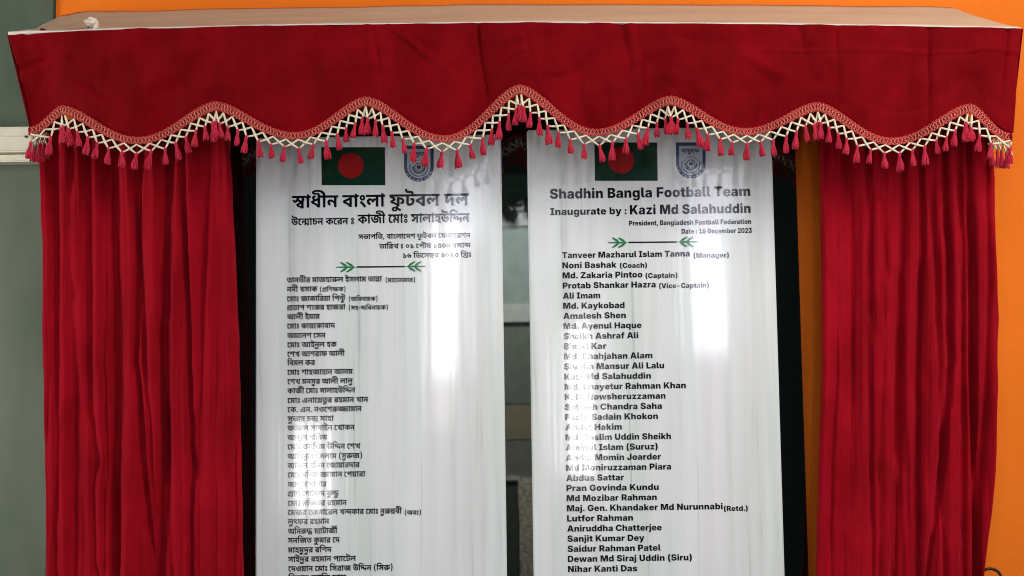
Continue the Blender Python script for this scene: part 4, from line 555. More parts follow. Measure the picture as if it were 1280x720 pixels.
    'd': (251, [(98,-4, 117,-2, 134,5, 148,16, 155,25, 159,34, 160,34, 160,0, 232,0, 232,291, 159,291, 159,180, 146,198, 132,208, 120,213, 111,215, 89,215, 74,212, 62,207, 47,197, 33,183, 23,165, 16,148, 13,133, 11,106, 13,79, 17,61, 22,48, 33,28, 42,18, 53,10, 62,4, 73,0, 88,-3), (119,53, 110,55, 102,60, 96,66, 93,72, 89,81, 86,92, 86,114, 87,124, 90,134, 98,148, 103,152, 109,156, 118,158, 127,158, 135,156, 143,152, 153,140, 158,131, 160,122, 161,100, 160,88, 157,78, 153,71, 147,64, 136,56, 128,54)]),
    'e': (236, [(116,-4, 133,-4, 151,-1, 169,4, 185,12, 198,21, 210,34, 218,48, 223,63, 158,68, 154,60, 148,55, 142,51, 130,48, 114,48, 100,53, 91,60, 85,71, 82,88, 225,88, 225,118, 220,144, 214,160, 201,180, 188,193, 170,205, 153,211, 127,215, 106,215, 84,211, 62,202, 46,190, 30,172, 20,152, 13,131, 11,114, 12,92, 16,68, 25,48, 37,30, 54,15, 73,4, 96,-2), (83,130, 87,144, 94,154, 105,161, 118,163, 133,161, 144,156, 152,146, 157,131, 157,130)]),
    'f': (165, [(41,0, 114,0, 114,156, 156,157, 156,212, 114,212, 114,228, 117,235, 124,240, 130,241, 155,240, 160,294, 136,297, 108,297, 88,294, 70,287, 63,282, 56,276, 49,266, 46,260, 41,237, 41,212, 4,212, 4,157, 41,156)]),
    'g': (252, [(120,-85, 136,-85, 160,-82, 176,-77, 190,-70, 204,-60, 214,-51, 221,-40, 227,-26, 230,-14, 232,5, 232,212, 160,212, 160,179, 159,179, 154,188, 144,199, 134,207, 125,211, 105,215, 89,215, 78,213, 61,206, 44,195, 34,184, 28,175, 19,156, 15,144, 12,122, 11,107, 13,82, 18,60, 23,49, 33,34, 45,21, 54,15, 71,7, 88,3, 110,3, 126,7, 138,13, 151,25, 158,38, 160,38, 160,-3, 159,-11, 157,-17, 151,-25, 142,-32, 135,-34, 123,-35, 107,-33, 100,-30, 94,-26, 89,-21, 87,-15, 20,-20, 24,-36, 31,-48, 42,-61, 54,-69, 69,-77, 80,-80, 99,-84), (118,57, 110,59, 103,63, 96,69, 92,75, 88,86, 86,94, 86,116, 90,136, 97,148, 102,153, 110,157, 123,159, 132,158, 140,155, 145,152, 152,144, 157,135, 160,126, 161,114, 161,102, 160,90, 157,81, 152,73, 147,66, 140,62, 134,59)]),
    'h': (250, [(20,0, 92,0, 93,127, 96,136, 102,146, 111,152, 120,154, 136,153, 145,149, 152,141, 156,130, 157,123, 157,0, 230,0, 230,140, 228,160, 222,176, 213,191, 203,201, 196,206, 185,211, 174,214, 154,215, 136,213, 126,210, 118,205, 103,192, 92,175, 92,291, 19,291)]),
    'i': (112, [(20,0, 92,0, 92,212, 19,212), (52,232, 68,233, 79,238, 86,245, 90,250, 94,262, 94,272, 92,278, 86,289, 74,298, 62,302, 44,301, 34,296, 24,288, 20,280, 18,273, 18,261, 20,253, 24,246, 30,240, 38,235)]),
    'j': (112, [(-14,-82, 27,-81, 54,-74, 61,-71, 72,-63, 82,-51, 88,-40, 91,-28, 92,-17, 92,212, 19,212, 19,-10, 16,-19, 12,-23, 4,-26, -15,-26), (52,232, 66,233, 78,238, 85,244, 90,250, 94,262, 93,278, 88,287, 76,297, 62,302, 45,301, 33,296, 28,292, 22,284, 18,273, 18,259, 24,246, 29,241, 37,236, 44,233)]),
    'k': (235, [(20,0, 92,0, 92,62, 105,77, 154,0, 237,0, 159,118, 234,212, 152,212, 95,140, 92,139, 92,291, 20,291)]),
    'l': (125, [(94,-1, 121,2, 121,5, 117,54, 105,54, 100,55, 95,59, 92,66, 92,291, 20,291, 19,58, 22,38, 26,29, 31,21, 38,14, 46,9, 66,2)]),
    'm': (369, [(20,0, 92,0, 93,131, 97,143, 104,151, 111,155, 119,157, 130,155, 139,151, 145,144, 149,135, 150,126, 150,0, 219,0, 220,131, 222,140, 229,150, 236,154, 246,157, 258,155, 265,152, 272,144, 276,135, 277,127, 277,0, 350,0, 349,152, 347,166, 340,182, 333,192, 326,200, 309,210, 294,214, 273,215, 253,211, 237,203, 222,189, 215,178, 211,169, 206,182, 200,192, 192,202, 186,206, 170,213, 162,215, 146,215, 134,213, 124,210, 110,201, 98,188, 90,171, 88,212, 20,212)]),
    'n': (250, [(20,0, 92,0, 93,127, 96,136, 102,146, 111,152, 120,154, 136,153, 145,149, 152,141, 156,130, 157,123, 157,0, 230,0, 230,140, 229,151, 227,162, 222,176, 215,188, 206,198, 190,209, 174,214, 154,215, 136,213, 123,208, 110,199, 98,184, 90,172, 90,212, 19,212)]),
    'o': (244, [(117,-4, 135,-4, 159,0, 180,9, 198,21, 214,38, 223,55, 228,68, 232,92, 232,119, 228,142, 219,164, 211,176, 198,190, 180,202, 159,211, 136,215, 108,215, 86,211, 69,205, 52,195, 37,180, 25,164, 16,142, 12,119, 12,92, 16,68, 25,46, 37,30, 54,15, 74,4, 96,-2), (120,52, 110,54, 104,58, 97,64, 92,71, 88,82, 86,92, 85,114, 87,124, 90,136, 98,148, 103,153, 110,157, 118,159, 126,159, 134,157, 141,153, 147,148, 152,140, 157,124, 159,98, 156,82, 153,73, 148,64, 142,58, 134,54)]),
    'p': (251, [(20,-82, 92,-82, 92,33, 105,15, 117,5, 132,-1, 153,-4, 170,-2, 180,0, 197,9, 213,22, 224,37, 233,56, 239,81, 240,107, 238,133, 233,156, 224,174, 213,188, 196,203, 182,210, 170,214, 157,215, 136,214, 123,210, 111,202, 102,194, 93,180, 92,180, 91,212, 19,212), (126,53, 118,55, 112,58, 107,61, 99,70, 95,78, 92,88, 90,100, 90,112, 93,130, 97,138, 102,146, 108,152, 116,156, 124,158, 133,158, 142,156, 148,153, 154,147, 160,138, 165,120, 166,98, 162,78, 154,64, 148,59, 142,56, 135,54)]),
    'q': (251, [(159,-82, 232,-82, 232,212, 160,212, 160,180, 158,180, 153,189, 145,199, 138,204, 125,211, 105,215, 89,215, 78,213, 62,207, 47,197, 33,183, 23,165, 15,143, 12,121, 12,90, 16,66, 25,42, 38,22, 55,8, 68,2, 80,-2, 92,-4, 106,-4, 126,1, 134,5, 144,12, 151,21, 158,33, 159,33), (119,53, 110,55, 102,60, 96,66, 93,72, 89,81, 86,92, 86,114, 87,124, 90,134, 98,148, 103,152, 109,156, 118,158, 127,158, 135,156, 143,152, 153,140, 158,131, 160,122, 161,100, 160,88, 157,78, 153,71, 147,64, 136,56, 128,54)]),
    'r': (166, [(20,0, 92,0, 92,114, 94,124, 98,133, 102,140, 108,145, 116,149, 128,153, 161,151, 161,212, 150,213, 133,213, 122,210, 114,207, 106,201, 100,194, 95,184, 91,173, 90,173, 90,212, 19,212)]),
    's': (225, [(108,-5, 127,-4, 148,-1, 168,5, 183,13, 195,22, 206,35, 211,45, 215,60, 215,76, 211,92, 206,100, 193,112, 177,120, 164,124, 101,136, 94,139, 89,144, 87,150, 88,155, 90,158, 99,164, 110,166, 123,165, 133,161, 141,153, 144,143, 210,148, 207,164, 202,174, 194,185, 184,195, 168,204, 152,210, 122,215, 100,215, 78,212, 60,207, 44,200, 30,188, 22,176, 16,163, 15,152, 15,136, 20,120, 27,110, 38,100, 47,94, 66,87, 126,75, 135,71, 141,66, 141,58, 136,51, 127,46, 118,45, 104,46, 94,49, 85,58, 80,70, 10,65, 14,48, 19,37, 25,29, 38,17, 51,9, 68,2, 91,-3)]),
    't': (159, [(103,-1, 133,-1, 152,1, 148,56, 122,55, 117,56, 111,60, 109,66, 109,156, 150,157, 150,212, 109,212, 109,266, 36,266, 36,212, 4,212, 4,157, 36,156, 36,51, 39,37, 47,21, 56,12, 72,4, 82,1)]),
    'u': (250, [(86,-4, 102,-3, 114,-1, 124,2, 132,6, 147,20, 159,39, 160,0, 230,0, 230,212, 157,212, 157,90, 156,82, 152,72, 144,63, 135,58, 125,57, 114,58, 104,63, 98,70, 93,82, 92,89, 92,212, 19,212, 19,72, 21,58, 24,44, 32,28, 37,20, 46,11, 59,3, 67,0)]),
    'v': (240, [(78,0, 162,0, 238,212, 163,212, 134,114, 121,61, 111,102, 78,212, 2,212)]),
    'w': (346, [(64,0, 139,0, 163,82, 173,125, 184,78, 206,0, 282,0, 345,212, 267,212, 238,69, 205,212, 141,212, 107,68, 77,211, 1,212)]),
    'x': (230, [(3,0, 80,0, 102,40, 115,67, 130,36, 150,0, 228,0, 159,109, 225,212, 149,212, 131,180, 116,150, 85,212, 8,212, 72,108)]),
    'y': (240, [(60,-82, 88,-81, 107,-76, 124,-65, 133,-56, 140,-45, 150,-24, 239,212, 163,212, 130,108, 119,68, 110,107, 78,212, 2,212, 82,0, 79,-16, 76,-21, 70,-25, 58,-27, 30,-25, 23,-79)]),
    'z': (226, [(21,0, 206,0, 206,56, 111,56, 203,163, 203,212, 22,212, 22,156, 117,156, 117,154, 21,44)]),
}
# ------------------------------------------------------------------ the setting
def sheet_box(name, a, b, m, label, **kw):
    bm = bmesh.new()
    box(bm, a, b)
    o = from_bm(name, bm, m, None, False, origin=((a[0] + b[0]) / 2, a[1], min(a[2], b[2])))
    tag(o, label, **kw)
    return o


xw = P(70, 10, 0.10).x
sheet_box('wall', (xw, 0.10, 0.0), (4.5, 0.32, 4.2), M_WALL,
          'smooth orange painted wall behind the curtains and the plaques', kind='structure')
sheet_box('side_wall', (-4.0, 0.34, 0.0), (xw + 0.3, 0.50, 4.2), M_GREEN,
          'dull grey green wall surface at the left edge', kind='structure')
e = sheet_box('edge_trim', (xw - 0.006, 0.094, 0.0), (xw - 0.0005, 0.335, 4.19), M_DARK,
              'thin dark edge strip on the end of the orange wall at the top left', cat='trim')

# cream rail fixed across the green wall, left of the curtain
ra, rb = P(-260, 165, 0.30), P(46, 192, 0.30)
rt = empty('wall_rail', ((ra.x + rb.x) / 2, 0.30, rb.z))
tag(rt, 'cream painted rail across the grey green wall left of the red curtain', 'rail')
bm = bmesh.new()
box(bm, (ra.x, 0.27, rb.z), (rb.x, 0.335, ra.z), 0.004)
from_bm('rail_board', bm, M_RAIL, rt, False, rt.location)
lo = P(40, 203, 0.30).z
bm = bmesh.new()
box(bm, (ra.x, 0.285, lo), (rb.x + 0.02, 0.335, rb.z - 0.004), 0.003)
from_bm('lower_strip', bm, M_RAIL, rt, False, rt.location)
bm = bmesh.new()
q = P(33, 171, 0.268)
tube(bm, [q, q + Vector((0, -0.004, 0))], 0.0035, 10)
from_bm('screw', bm, M_DARK, rt, False, rt.location)
bm = bmesh.new()
q = P(12, 169, 0.268)
tube(bm, [P(-200, 170.5, 0.2675), P(30, 170.5, 0.2675)], 0.0012, 6)
from_bm('groove_bead', bm, M_RAIL, rt, False, rt.location)

# ------------------------------------------------------------------ black slab behind the plaques
sx0, sx1 = P(287, 500, SLABY).x, P(1004, 500, SLABY).x
sz1, sz0 = P(640, 140, SLABY).z, P(640, 1020, SLABY).z
bm = bmesh.new()
box(bm, (sx0, SLABY, sz0), (sx1, 0.085, sz1), 0.002)
o = from_bm('backing_slab', bm, M_SLAB, None, False, ((sx0 + sx1) / 2, SLABY, sz0))
tag(o, 'polished black stone slab mounted behind both white plaques', 'slab')

# ------------------------------------------------------------------ plaques
INKY = -0.0009


def turned(c):
    return sum(a[0] * d[1] - d[0] * a[1] for a, d in zip(c, c[1:] + c[:1]))


def inside(p, c):
    r = False
    for a, d in zip(c, c[1:] + c[:1]):
        if (a[1] > p[1]) != (d[1] > p[1]) and p[0] < (d[0] - a[0]) * (p[1] - a[1]) / (d[1] - a[1]) + a[0]:
            r = not r
    return r


def letters_mesh(items):
    """items: contours (flat x, y lists), x shift; every outer contour is filled with its own holes"""
    bm = bmesh.new()
    for contours, dx, dy in items:
        cs = [[(x * 0.0025, y * 0.0025) for x, y in zip(f[0::2], f[1::2])] for f in contours]
        big = max(cs, key=lambda c: abs(turned(c)))
        sgn = 1 if turned(big) > 0 else -1
        outer = [c for c in cs if turned(c) * sgn > 0]
        holes = [c for c in cs if turned(c) * sgn <= 0]
        for o in outer:
            edges = []
            for l in [o] + [h for h in holes if inside(h[0], o)]:
                v = [bm.verts.new((x + dx, y + dy, 0)) for x, y in l]
                edges += [bm.edges.new((v[k - 1], v[k])) for k in range(len(v))]
            bmesh.ops.triangle_fill(bm, edges=edges, use_beauty=True, normal=(0, 0, 1))
    for f in bm.faces:
        f.normal_update()
        if f.normal.z < 0:
            f.normal_flip()
    me = bpy.data.meshes.new('lettering')
    bm.to_mesh(me)
    bm.free()
    return me


def text_mesh(body, squeeze=0.0):
    x, items = 0.0, []
    for c in body:
        if c == ' ':
            x += 0.26
            continue
        adv, cont = LATIN[c]
        items.append((cont, x, 0))
        x += adv * 0.0025 + 0.012
    return letters_mesh(items)


def bengali_mesh(idx, squeeze=0.0):
    row = BENGALI_LINES[idx]
    return letters_mesh([(OUTLINES[g], x * 0.001, y * 0.001) for g, x, y in zip(row[0::3], row[1::3], row[2::3])])


def place_text(me, parent, px0, px1, base, unit_px, xscale=None, name='lettering', m=None, depth=INKY, lift=0.0):
    """stand flat lettering on the plaque: left end px0, baseline row, letter unit in pixels"""
    q0 = P(px0, base, depth)
    xs = [v.co.x for v in me.vertices]
    x0, x1 = min(xs), max(xs)
    mpp = 3.5 / F_PX
    sy = unit_px * mpp
    sx = ((px1 - px0) * mpp) / (x1 - x0) if px1 is not None else sy * (xscale or 1.0)
    org = parent.location
    for v in me.vertices:
        x, y = v.co.x - x0, v.co.y
        v.co = Vector((q0.x + x * sx, depth, q0.z + y * sy + lift)) - org
    me.materials.clear()
    me.materials.append(m or M_INK)
    me.update()
    if me.polygons and me.polygons[0].normal.y > 0:
        me.flip_normals()
    o = bpy.data.objects.new(name, me)
    COL.objects.link(o)
    o.parent = parent
    return o


def poly_part(name, polys, m, parent, depth, fn=None):
    """flat printed shapes: polygons in pixels, put on the plaque face at a real depth"""
    bm = bmesh.new()
    for pts in polys:
        vs = [bm.verts.new(P(x, y, depth)) for x, y in pts]
        bm.faces.new(vs)
    for f in bm.faces:
        f.normal_update()
        if f.normal.y > 0:
            f.normal_flip()
    bmesh.ops.translate(bm, verts=bm.verts, vec=-parent.location)
    me = bpy.data.meshes.new(name)
    bm.to_mesh(me)
    bm.free()
    o = link(name, me, m, parent, False)
    return o


def ring(cx, cy, r0, r1, a0, a1, n=28):
    out = []
    for i in range(n):
        t0, t1 = R(lerp(a0, a1, i / n)), R(lerp(a0, a1, (i + 1) / n))
        out.append([(cx + r0 * math.cos(t0), cy + r0 * math.sin(t0)), (cx + r1 * math.cos(t0), cy + r1 * math.sin(t0)),
                    (cx + r1 * math.cos(t1), cy + r1 * math.sin(t1)), (cx + r0 * math.cos(t1), cy + r0 * math.sin(t1))])
    return out


def disc(cx, cy, r, n=36):
    return [[(cx + r * math.cos(2 * math.pi * i / n), cy + r * math.sin(2 * math.pi * i / n)) for i in range(n)]]


def shield(cx, top, hw, h, n=20):
    bot = top + h - hw
    p = [(cx - hw, top), (cx + hw, top)]
    for i in range(n + 1):
        a = math.pi * i / n
        p.append((cx + hw * math.cos(a), bot + hw * math.sin(a)))
    return [p]


def make_plaque(px0, px1, ytop, label):
    x0, x1 = P(px0, 520, 0).x, P(px1, 520, 0).x
    z1, z0 = P((px0 + px1) / 2, ytop, 0).z, P((px0 + px1) / 2, 1000, 0).z
    t = empty('plaque', ((x0 + x1) / 2, 0.0, z0))
    tag(t, label, 'plaque', 'white name plaques on the black slab')
    bm = bmesh.new()
    box(bm, (x0, 0.0, z0), (x1, SLABY - 0.0005, z1), 0.0035)
    o = from_bm('board', bm, M_BOARD, t, False, t.location)
    return t


def flag(t, x0, x1, y0, y1, cx, cy, r, s=(0, 0)):
    f = poly_part('flag', [[(x0, y0), (x1, y0), (x1 + 0.6, y1), (x0 + 0.6, y1)]], M_FLAG, t, -0.0005)
    f['label'] = 'printed dark green flag'
    d = poly_part('flag_disc', disc(cx, cy, r), M_RED, t, -0.0008)
    d.parent = f


def crest(t, cx, top):
    c = poly_part('crest', shield(cx, top, 18.5, 45), M_NAVY, t, -0.0005)
    c['label'] = 'printed navy and grey football crest'
    a = poly_part('crest_field', shield(cx, top + 4.2, 14.6, 36.6), M_CREST, t, -0.0008)
    rim = ring(cx, top + 27, 15.6, 17.2, 20, 160, 16)
    b = poly_part('crest_rim', [q for i, q in enumerate(rim) if i % 2 == 0], M_CREST, t, -0.0008)
    d = poly_part('crest_rings', ring(cx, top + 27, 10.6, 11.9, -20, 200) + ring(cx, top + 27, 6.2, 8.2, -10, 190)
                  + ring(cx, top + 27, 8.7, 9.3, 200, 340, 14), M_NAVY, t, -0.0011)
    e1 = poly_part('crest_ball', ring(cx, top + 27, 4.7, 5.5, 0, 360) + disc(cx, top + 27, 2.7, 5)
                   + [[(cx + 4.8 * math.cos(R(a)), top + 27 + 4.8 * math.sin(R(a))),
                       (cx + 2.5 * math.cos(R(a - 7)), top + 27 + 2.5 * math.sin(R(a - 7))),
                       (cx + 2.5 * math.cos(R(a + 7)), top + 27 + 2.5 * math.sin(R(a + 7)))] for a in range(18, 378, 72)],
                   M_INK, t, -0.0011)
    g = place_text(bengali_mesh(len(BENGALI_LINES) - 1, 0.03), t, cx - 11.5, cx + 11.5, top + 13, 8.0, None,
                   'crest_lettering', M_NAVY, -0.0012)
    for k in (a, b, d, e1, g):
        k.parent = c


def sprig(t, x0, x1, y, slope=-0.5):
    """rule with a leafy sprig at either end"""
    bx0, bx1 = x0 + 27, x1 - 27
    Yl = lambda x: y + slope * (x - (x0 + x1) / 2) / 56
    poly_part('rule', [[(bx0 - 1, Yl(bx0) - 1.0), (bx1 + 1, Yl(bx1) - 1.0), (bx1 + 1, Yl(bx1) + 0.9), (bx0 - 1, Yl(bx0) + 0.9)]],
              M_INK, t, INKY)
    for s, xe in ((1, x0), (-1, x1)):
        ps = []

        def leaf(ax, ay, bx, by, w):
            dx, dy = bx - ax, by - ay
            L = math.hypot(dx, dy)
            nx, ny = -dy / L * w, dx / L * w
            ps.append([(ax, ay), (ax + dx * 0.45 + nx, ay + dy * 0.45 + ny), (bx + nx * 0.5, by + ny * 0.5), (bx - nx * 0.5, by - ny * 0.5),
                       (ax + dx * 0.45 - nx, ay + dy * 0.45 - ny)])
        yy = Yl(xe)
        leaf(xe + s * 28, yy, xe, yy, 1.15)
        for ax, L in ((23, 10), (15, 9.5)):
            for v in (-1, 1):
                leaf(xe + s * ax, yy, xe + s * (ax - L), yy + v * 6.2, 1.5)
        o = poly_part('sprig', ps[:1], M_LEAF, t, INKY)
        for k, q in enumerate(ps[1:]):
            lf = poly_part('leaf', [q], M_LEAF, t, INKY - 0.0002 - 0.0001 * k)
            lf.parent = o


# left plaque (Bengali)
pa = make_plaque(319.5, 631, 170, 'left hand white plaque with the list of names in Bengali script')
flag(pa, 401.5, 481, 184, 231.5, 438.5, 207, 16)
crest(pa, 523.5, 182)
BL = [(0, 365, 588, 259.8, 24.5), (1, 364, 443, 281.5, 13.5), (2, 447, 588, 279.5, 18), (3, 448, 589, 299, 9.6),
      (4, 474, 589, 311, 9.6), (5, 504, 589.5, 322.5, 9.6)]
for k, x0, x1, base, u in BL:
    place_text(bengali_mesh(k), pa, x0, x1, base, u)
sprig(pa, 420, 532, 333.5)
by = [353.5, 365, 377, 388, 399.5, 411, 423, 434.5, 446, 457, 468.8, 480.5, 492, 504, 515.5, 527, 538.5, 550.5, 562, 574, 585.5, 597,
      609, 620.5, 632.5, 644, 655.5, 667.5, 679, 691, 702.5, 714.5, 726]
rows = [(6, 484), (8, 390), (10, 431), (12, 431), 14, 15, 16, 17, 18, 19, 20, 21, 22, 23, 24, 25, 26, 27, 28, 29, 30, 31, 32, 33, 34, 35, 37, 38, 39,
        40, 41, 42, 43]
xend = [478, 397, 432, 432, 400, 419, 407, 421, 431, 394, 441, 441, 444, 460, 452, 417, 443, 409, 450, 452, 449, 456, 408, 423,
        433, 501, 411, 421, 424, 414, 444, 489, 432]
role = {0: (7, 482, 519), 1: (9, 400, 432), 2: (11, 436, 472), 3: (13, 436, 485), 25: (36, 506, 526)}
for i, (r, b, xe) in enumerate(zip(rows, by, xend)):
    k = r[0] if isinstance(r, tuple) else r
    xs = 358.5 + (b - 353) * 0.0045
    place_text(bengali_mesh(k, 0.022), pa, xs, xe, b, 10.4)
    if i in role:
        rk, a0, a1 = role[i]
        place_text(bengali_mesh(rk, 0.022), pa, a0, a1, b - 0.4, 8.6)

# right plaque (English)
pb = make_plaque(664, 975, 160, 'right hand white plaque with the list of names in English')
flag(pb, 743, 821.5, 178, 226, 776.5, 200.5, 16.5)
crest(pb, 863.5, 178)
for body, x0, x1, base, u in [('Shadhin Bangla Football Team', 687.5, 940, 248.5, 17.6), ('Inaugurate by :', 688, 784, 269, 12.4),
                              ('Kazi Md Salahuddin', 787.5, 939.5, 268.2, 16.6),
                              ('President, Bangladesh Football Federation', 786.5, 940, 282, 8.6),
                              ('Date : 16 December 2023', 852, 940.5, 292.2, 8.6)]:
    place_text(text_mesh(body, 0.022), pb, x0, x1, base, u)
sprig(pb, 760, 872, 302.8)
EN = [('Tanveer Mazharul Islam Tanna', '(Manager)'), ('Noni Bashak', '(Coach)'), ('Md. Zakaria Pintoo', '(Captain)'),
      ('Protab Shankar Hazra', '(Vice-Captain)'), 'Ali Imam', 'Md. Kaykobad', 'Amalesh Shen', 'Md. Ayenul Haque',
      'Sheikh Ashraf Ali', 'Bimal Kar', 'Md. Shahjahan Alam', 'Sheikh Mansur Ali Lalu', 'Kazi Md Salahuddin',
      'Md. Enayetur Rahman Khan', 'K. N. Nowsheruzzaman', 'Subash Chandra Saha', 'Fazle Sadain Khokon', 'Abdul Hakim',
      'Md. Taslim Uddin Sheikh', 'Aminul Islam (Suruz)', 'Abdul Momin Joarder', 'Md Moniruzzaman Piara', 'Abdus Sattar',
      'Pran Govinda Kundu', 'Md Mozibar Rahman', ('Maj. Gen. Khandaker Md Nurunnabi', '(Retd.)'), 'Lutfor Rahman',
      'Aniruddha Chatterjee', 'Sanjit Kumar Dey', 'Saidur Rahman Patel', 'Dewan Md Siraj Uddin (Siru)', 'Nihar Kanti Das']
ex = [(863, 867, 911.5), (771, 775, 809), (803.5, 807, 847), (820, 824, 886.5), 750.5, 781, 782.5, 802, 798, 758, 815.5, 830, 813.5,
      857, 831.5, 827, 822, 777, 838, 821.5, 825.5, 838, 779.5, 822.5, 820, (901.5, 905, 934.5), 790.5, 826, 804.5, 824.5, 863, 795.5]
for i, (n, xx) in enumerate(zip(EN, ex)):
    b = 322.8 + i * 12.66
    x0 = 702.8 + i * 0.235
    if isinstance(n, tuple):
        place_text(text_mesh(n[0], 0.024), pb, x0, xx[0], b, 10.6)
        place_text(text_mesh(n[1], 0.024), pb, xx[1], xx[2], b - 0.5, 8.7)
    else:
        place_text(text_mesh(n, 0.024), pb, x0, xx, b, 10.6)


# ------------------------------------------------------------------ curtains
def valley(d, w, asym):
    """fold profile: narrow crease, one flank steeper than the other"""
    ww = w * (asym if d > 0 else 1.0)
    return math.exp(-(d / ww) ** 2)


def make_curtain(xl, xr, folds, seed, label, base=-0.075, ytop=150, ybot=960):
    NU, NV = 420, 110
    org = P((pl(400, xl) + pl(400, xr)) / 2, ybot, base)

    def fn(u, v):
        py = lerp(ytop, ybot, v)
        a, b = pl(py, xl), pl(py, xr)
        a += 1.2 * n1(py * 0.02, seed)
        b += 1.2 * n1(py * 0.02, seed + 5)
        px = lerp(a, b, u)
        wob = 3.0 * n1(py * 0.008, seed + 2, px * 0.01) + 1.3 * n1(py * 0.03, seed + 9, px * 0.03)
        Y = base
        for (x0, x1, x2, dep, w, asy) in folds:
            c = pl(py, [(180, x0), (450, x1), (720, x2)]) + wob
            k = 1 + 0.35 * n1(py * 0.006, c * 0.05, seed)
            Y += (0.72 + 0.5 * abs(n1(c * 0.31, seed))) * dep * k * valley(px - c, w, asy)
        # broad rolls, smaller pleats and crush marks
        Y += 0.030 * n1(px * 0.026 + wob * 0.05, seed + 20, py * 0.0016)
        Y += 0.012 * n1(px * 0.070 + wob * 0.08, seed + 21, py * 0.0024)
        # crisp narrow pleats
        cr = abs(n1(px * 0.060 + wob * 0.10, seed + 31, py * 0.0022))
        cs = abs(n1(px * 0.115 + wob * 0.06, seed + 37, py * 0.0040))
        Y -= 0.019 * min(cr, 0.35) + 0.005 * min(cs, 0.3)
        Y += 0.0010 * n1(px * 0.20, seed + 22, py * 0.0070)
        Y += 0.0022 * max(0.0, n1(px * 0.05, seed + 41, py * 0.09) - 0.25)
        Y += 0.0012 * n1(px * 0.04, seed + 23, py * 0.03)
        # the free edges turn back towards the wall
        eu = min(u, 1 - u)
        Y += 0.018 * max(0, 1 - eu / 0.02) ** 2
        return P(px, py, base) * 1.0 + Vector((0, Y - base, 0)) - org
    v, f = grid(fn, NU, NV)
    me = bpy.data.meshes.new('curtain')
    me.from_pydata(v, [], f)
    o = link('curtain', me, M_CURTAIN, None, True)
    o.location = org
    md = o.modifiers.new('thickness', 'SOLIDIFY')
    md.thickness = 0.002
    md.offset = 1
    tag(o, label, 'curtain', 'red velvet curtains at the sides of the plaques')
    return o


folds_l = [(66, 70, 70, 0.018, 4, 1.6), (88, 88, 92, 0.012, 5, 1.2), (106, 110, 122, 0.026, 4.5, 1.8), (140, 143, 145, 0.042, 6, 1.3),
           (130, 128, 132, 0.016, 3.5, 1.5), (176, 170, 192, 0.030, 5, 0.6), (164, 182, 196, 0.018, 3, 1.6), (211, 205, 201, 0.050, 7, 0.8),
           (228, 236, 240, 0.040, 4.5, 0.7), (196, 200, 214, 0.022, 4, 1.5), (252, 244, 246, 0.010, 6, 1.6)]
folds_r = [(1062, 1068, 1064, 0.016, 6, 1.6), (1085, 1086, 1092, 0.026, 4, 1.4), (1104, 1102, 1100, 0.014, 4, 1.3),
           (1128, 1124, 1116, 0.030, 4.5, 1.3), (1152, 1148, 1150, 0.032, 5, 0.8), (1160, 1172, 1178, 0.022, 4, 1.5),
           (1183, 1188, 1162, 0.040, 5, 0.8), (1200, 1206, 1204, 0.030, 4, 1.4), (1212, 1218, 1226, 0.045, 5, 0.8), (1235, 1236, 1222, 0.018, 4, 1)]
make_curtain([(150, 47), (200, 47), (300, 50), (430, 49), (560, 52), (720, 55), (960, 60)],
             [(150, 284), (200, 287), (300, 292), (400, 296), (560, 300), (720, 303), (960, 309)], folds_l, 3.1,
             'red velvet curtain hanging left of the plaques beside the green wall')
make_curtain([(150, 1028), (200, 1027), (330, 1030), (450, 1030), (560, 1026), (720, 1021), (960, 1018)],
             [(150, 1245), (200, 1246), (400, 1250), (560, 1248), (640, 1243), (720, 1235), (960, 1220)], folds_r, 11.7,
             'red velvet curtain hanging right of the plaques against the orange wall')

# ------------------------------------------------------------------ pelmet: valance, trim, tassels, cover
YV = -0.25
TOP = [(10, 43.5), (130, 37.5), (320, 32.5), (640, 28.5), (960, 30.5), (1278, 35.5)]
EDGE = [(38, 160, 1), (78, 134, 0), (172, 173, 1), (270, 129, 0), (368, 167, 1), (458, 123, 0), (556, 171, 1), (650, 108, 0),
        (745, 163, 1), (838, 122, 0), (932, 162, 1), (1022, 130, 0), (1115, 174, 1), (1213, 132, 0), (1263, 168, 1)]


def ebot(x):
    if x <= EDGE[0][0]:
        return EDGE[0][1]
    for a, b in zip(EDGE, EDGE[1:]):
        if x <= b[0]:
            t = (x - a[0]) / (b[0] - a[0])
            if a[2] == 0:
                s = 0.5 - 0.5 * math.cos(math.pi * t ** 0.86)
                return lerp(a[1], b[1], s)
            s = 0.5 - 0.5 * math.cos(math.pi * (1 - t) ** 0.86)
            return lerp(b[1], a[1], s)
    return EDGE[-1][1]


rc = random.Random(41)
CREASE = []
for _ in range(26):
    an = rc.choice([rc.uniform(-0.4, 0.4), rc.uniform(-0.4, 0.4), rc.uniform(1.1, 2.0)])
    CREASE.append((rc.uniform(20, 1260), rc.uniform(0.1, 0.9), math.cos(an), math.sin(an), rc.uniform(0.025, 0.075), rc.uniform(-0.009, 0.010)))


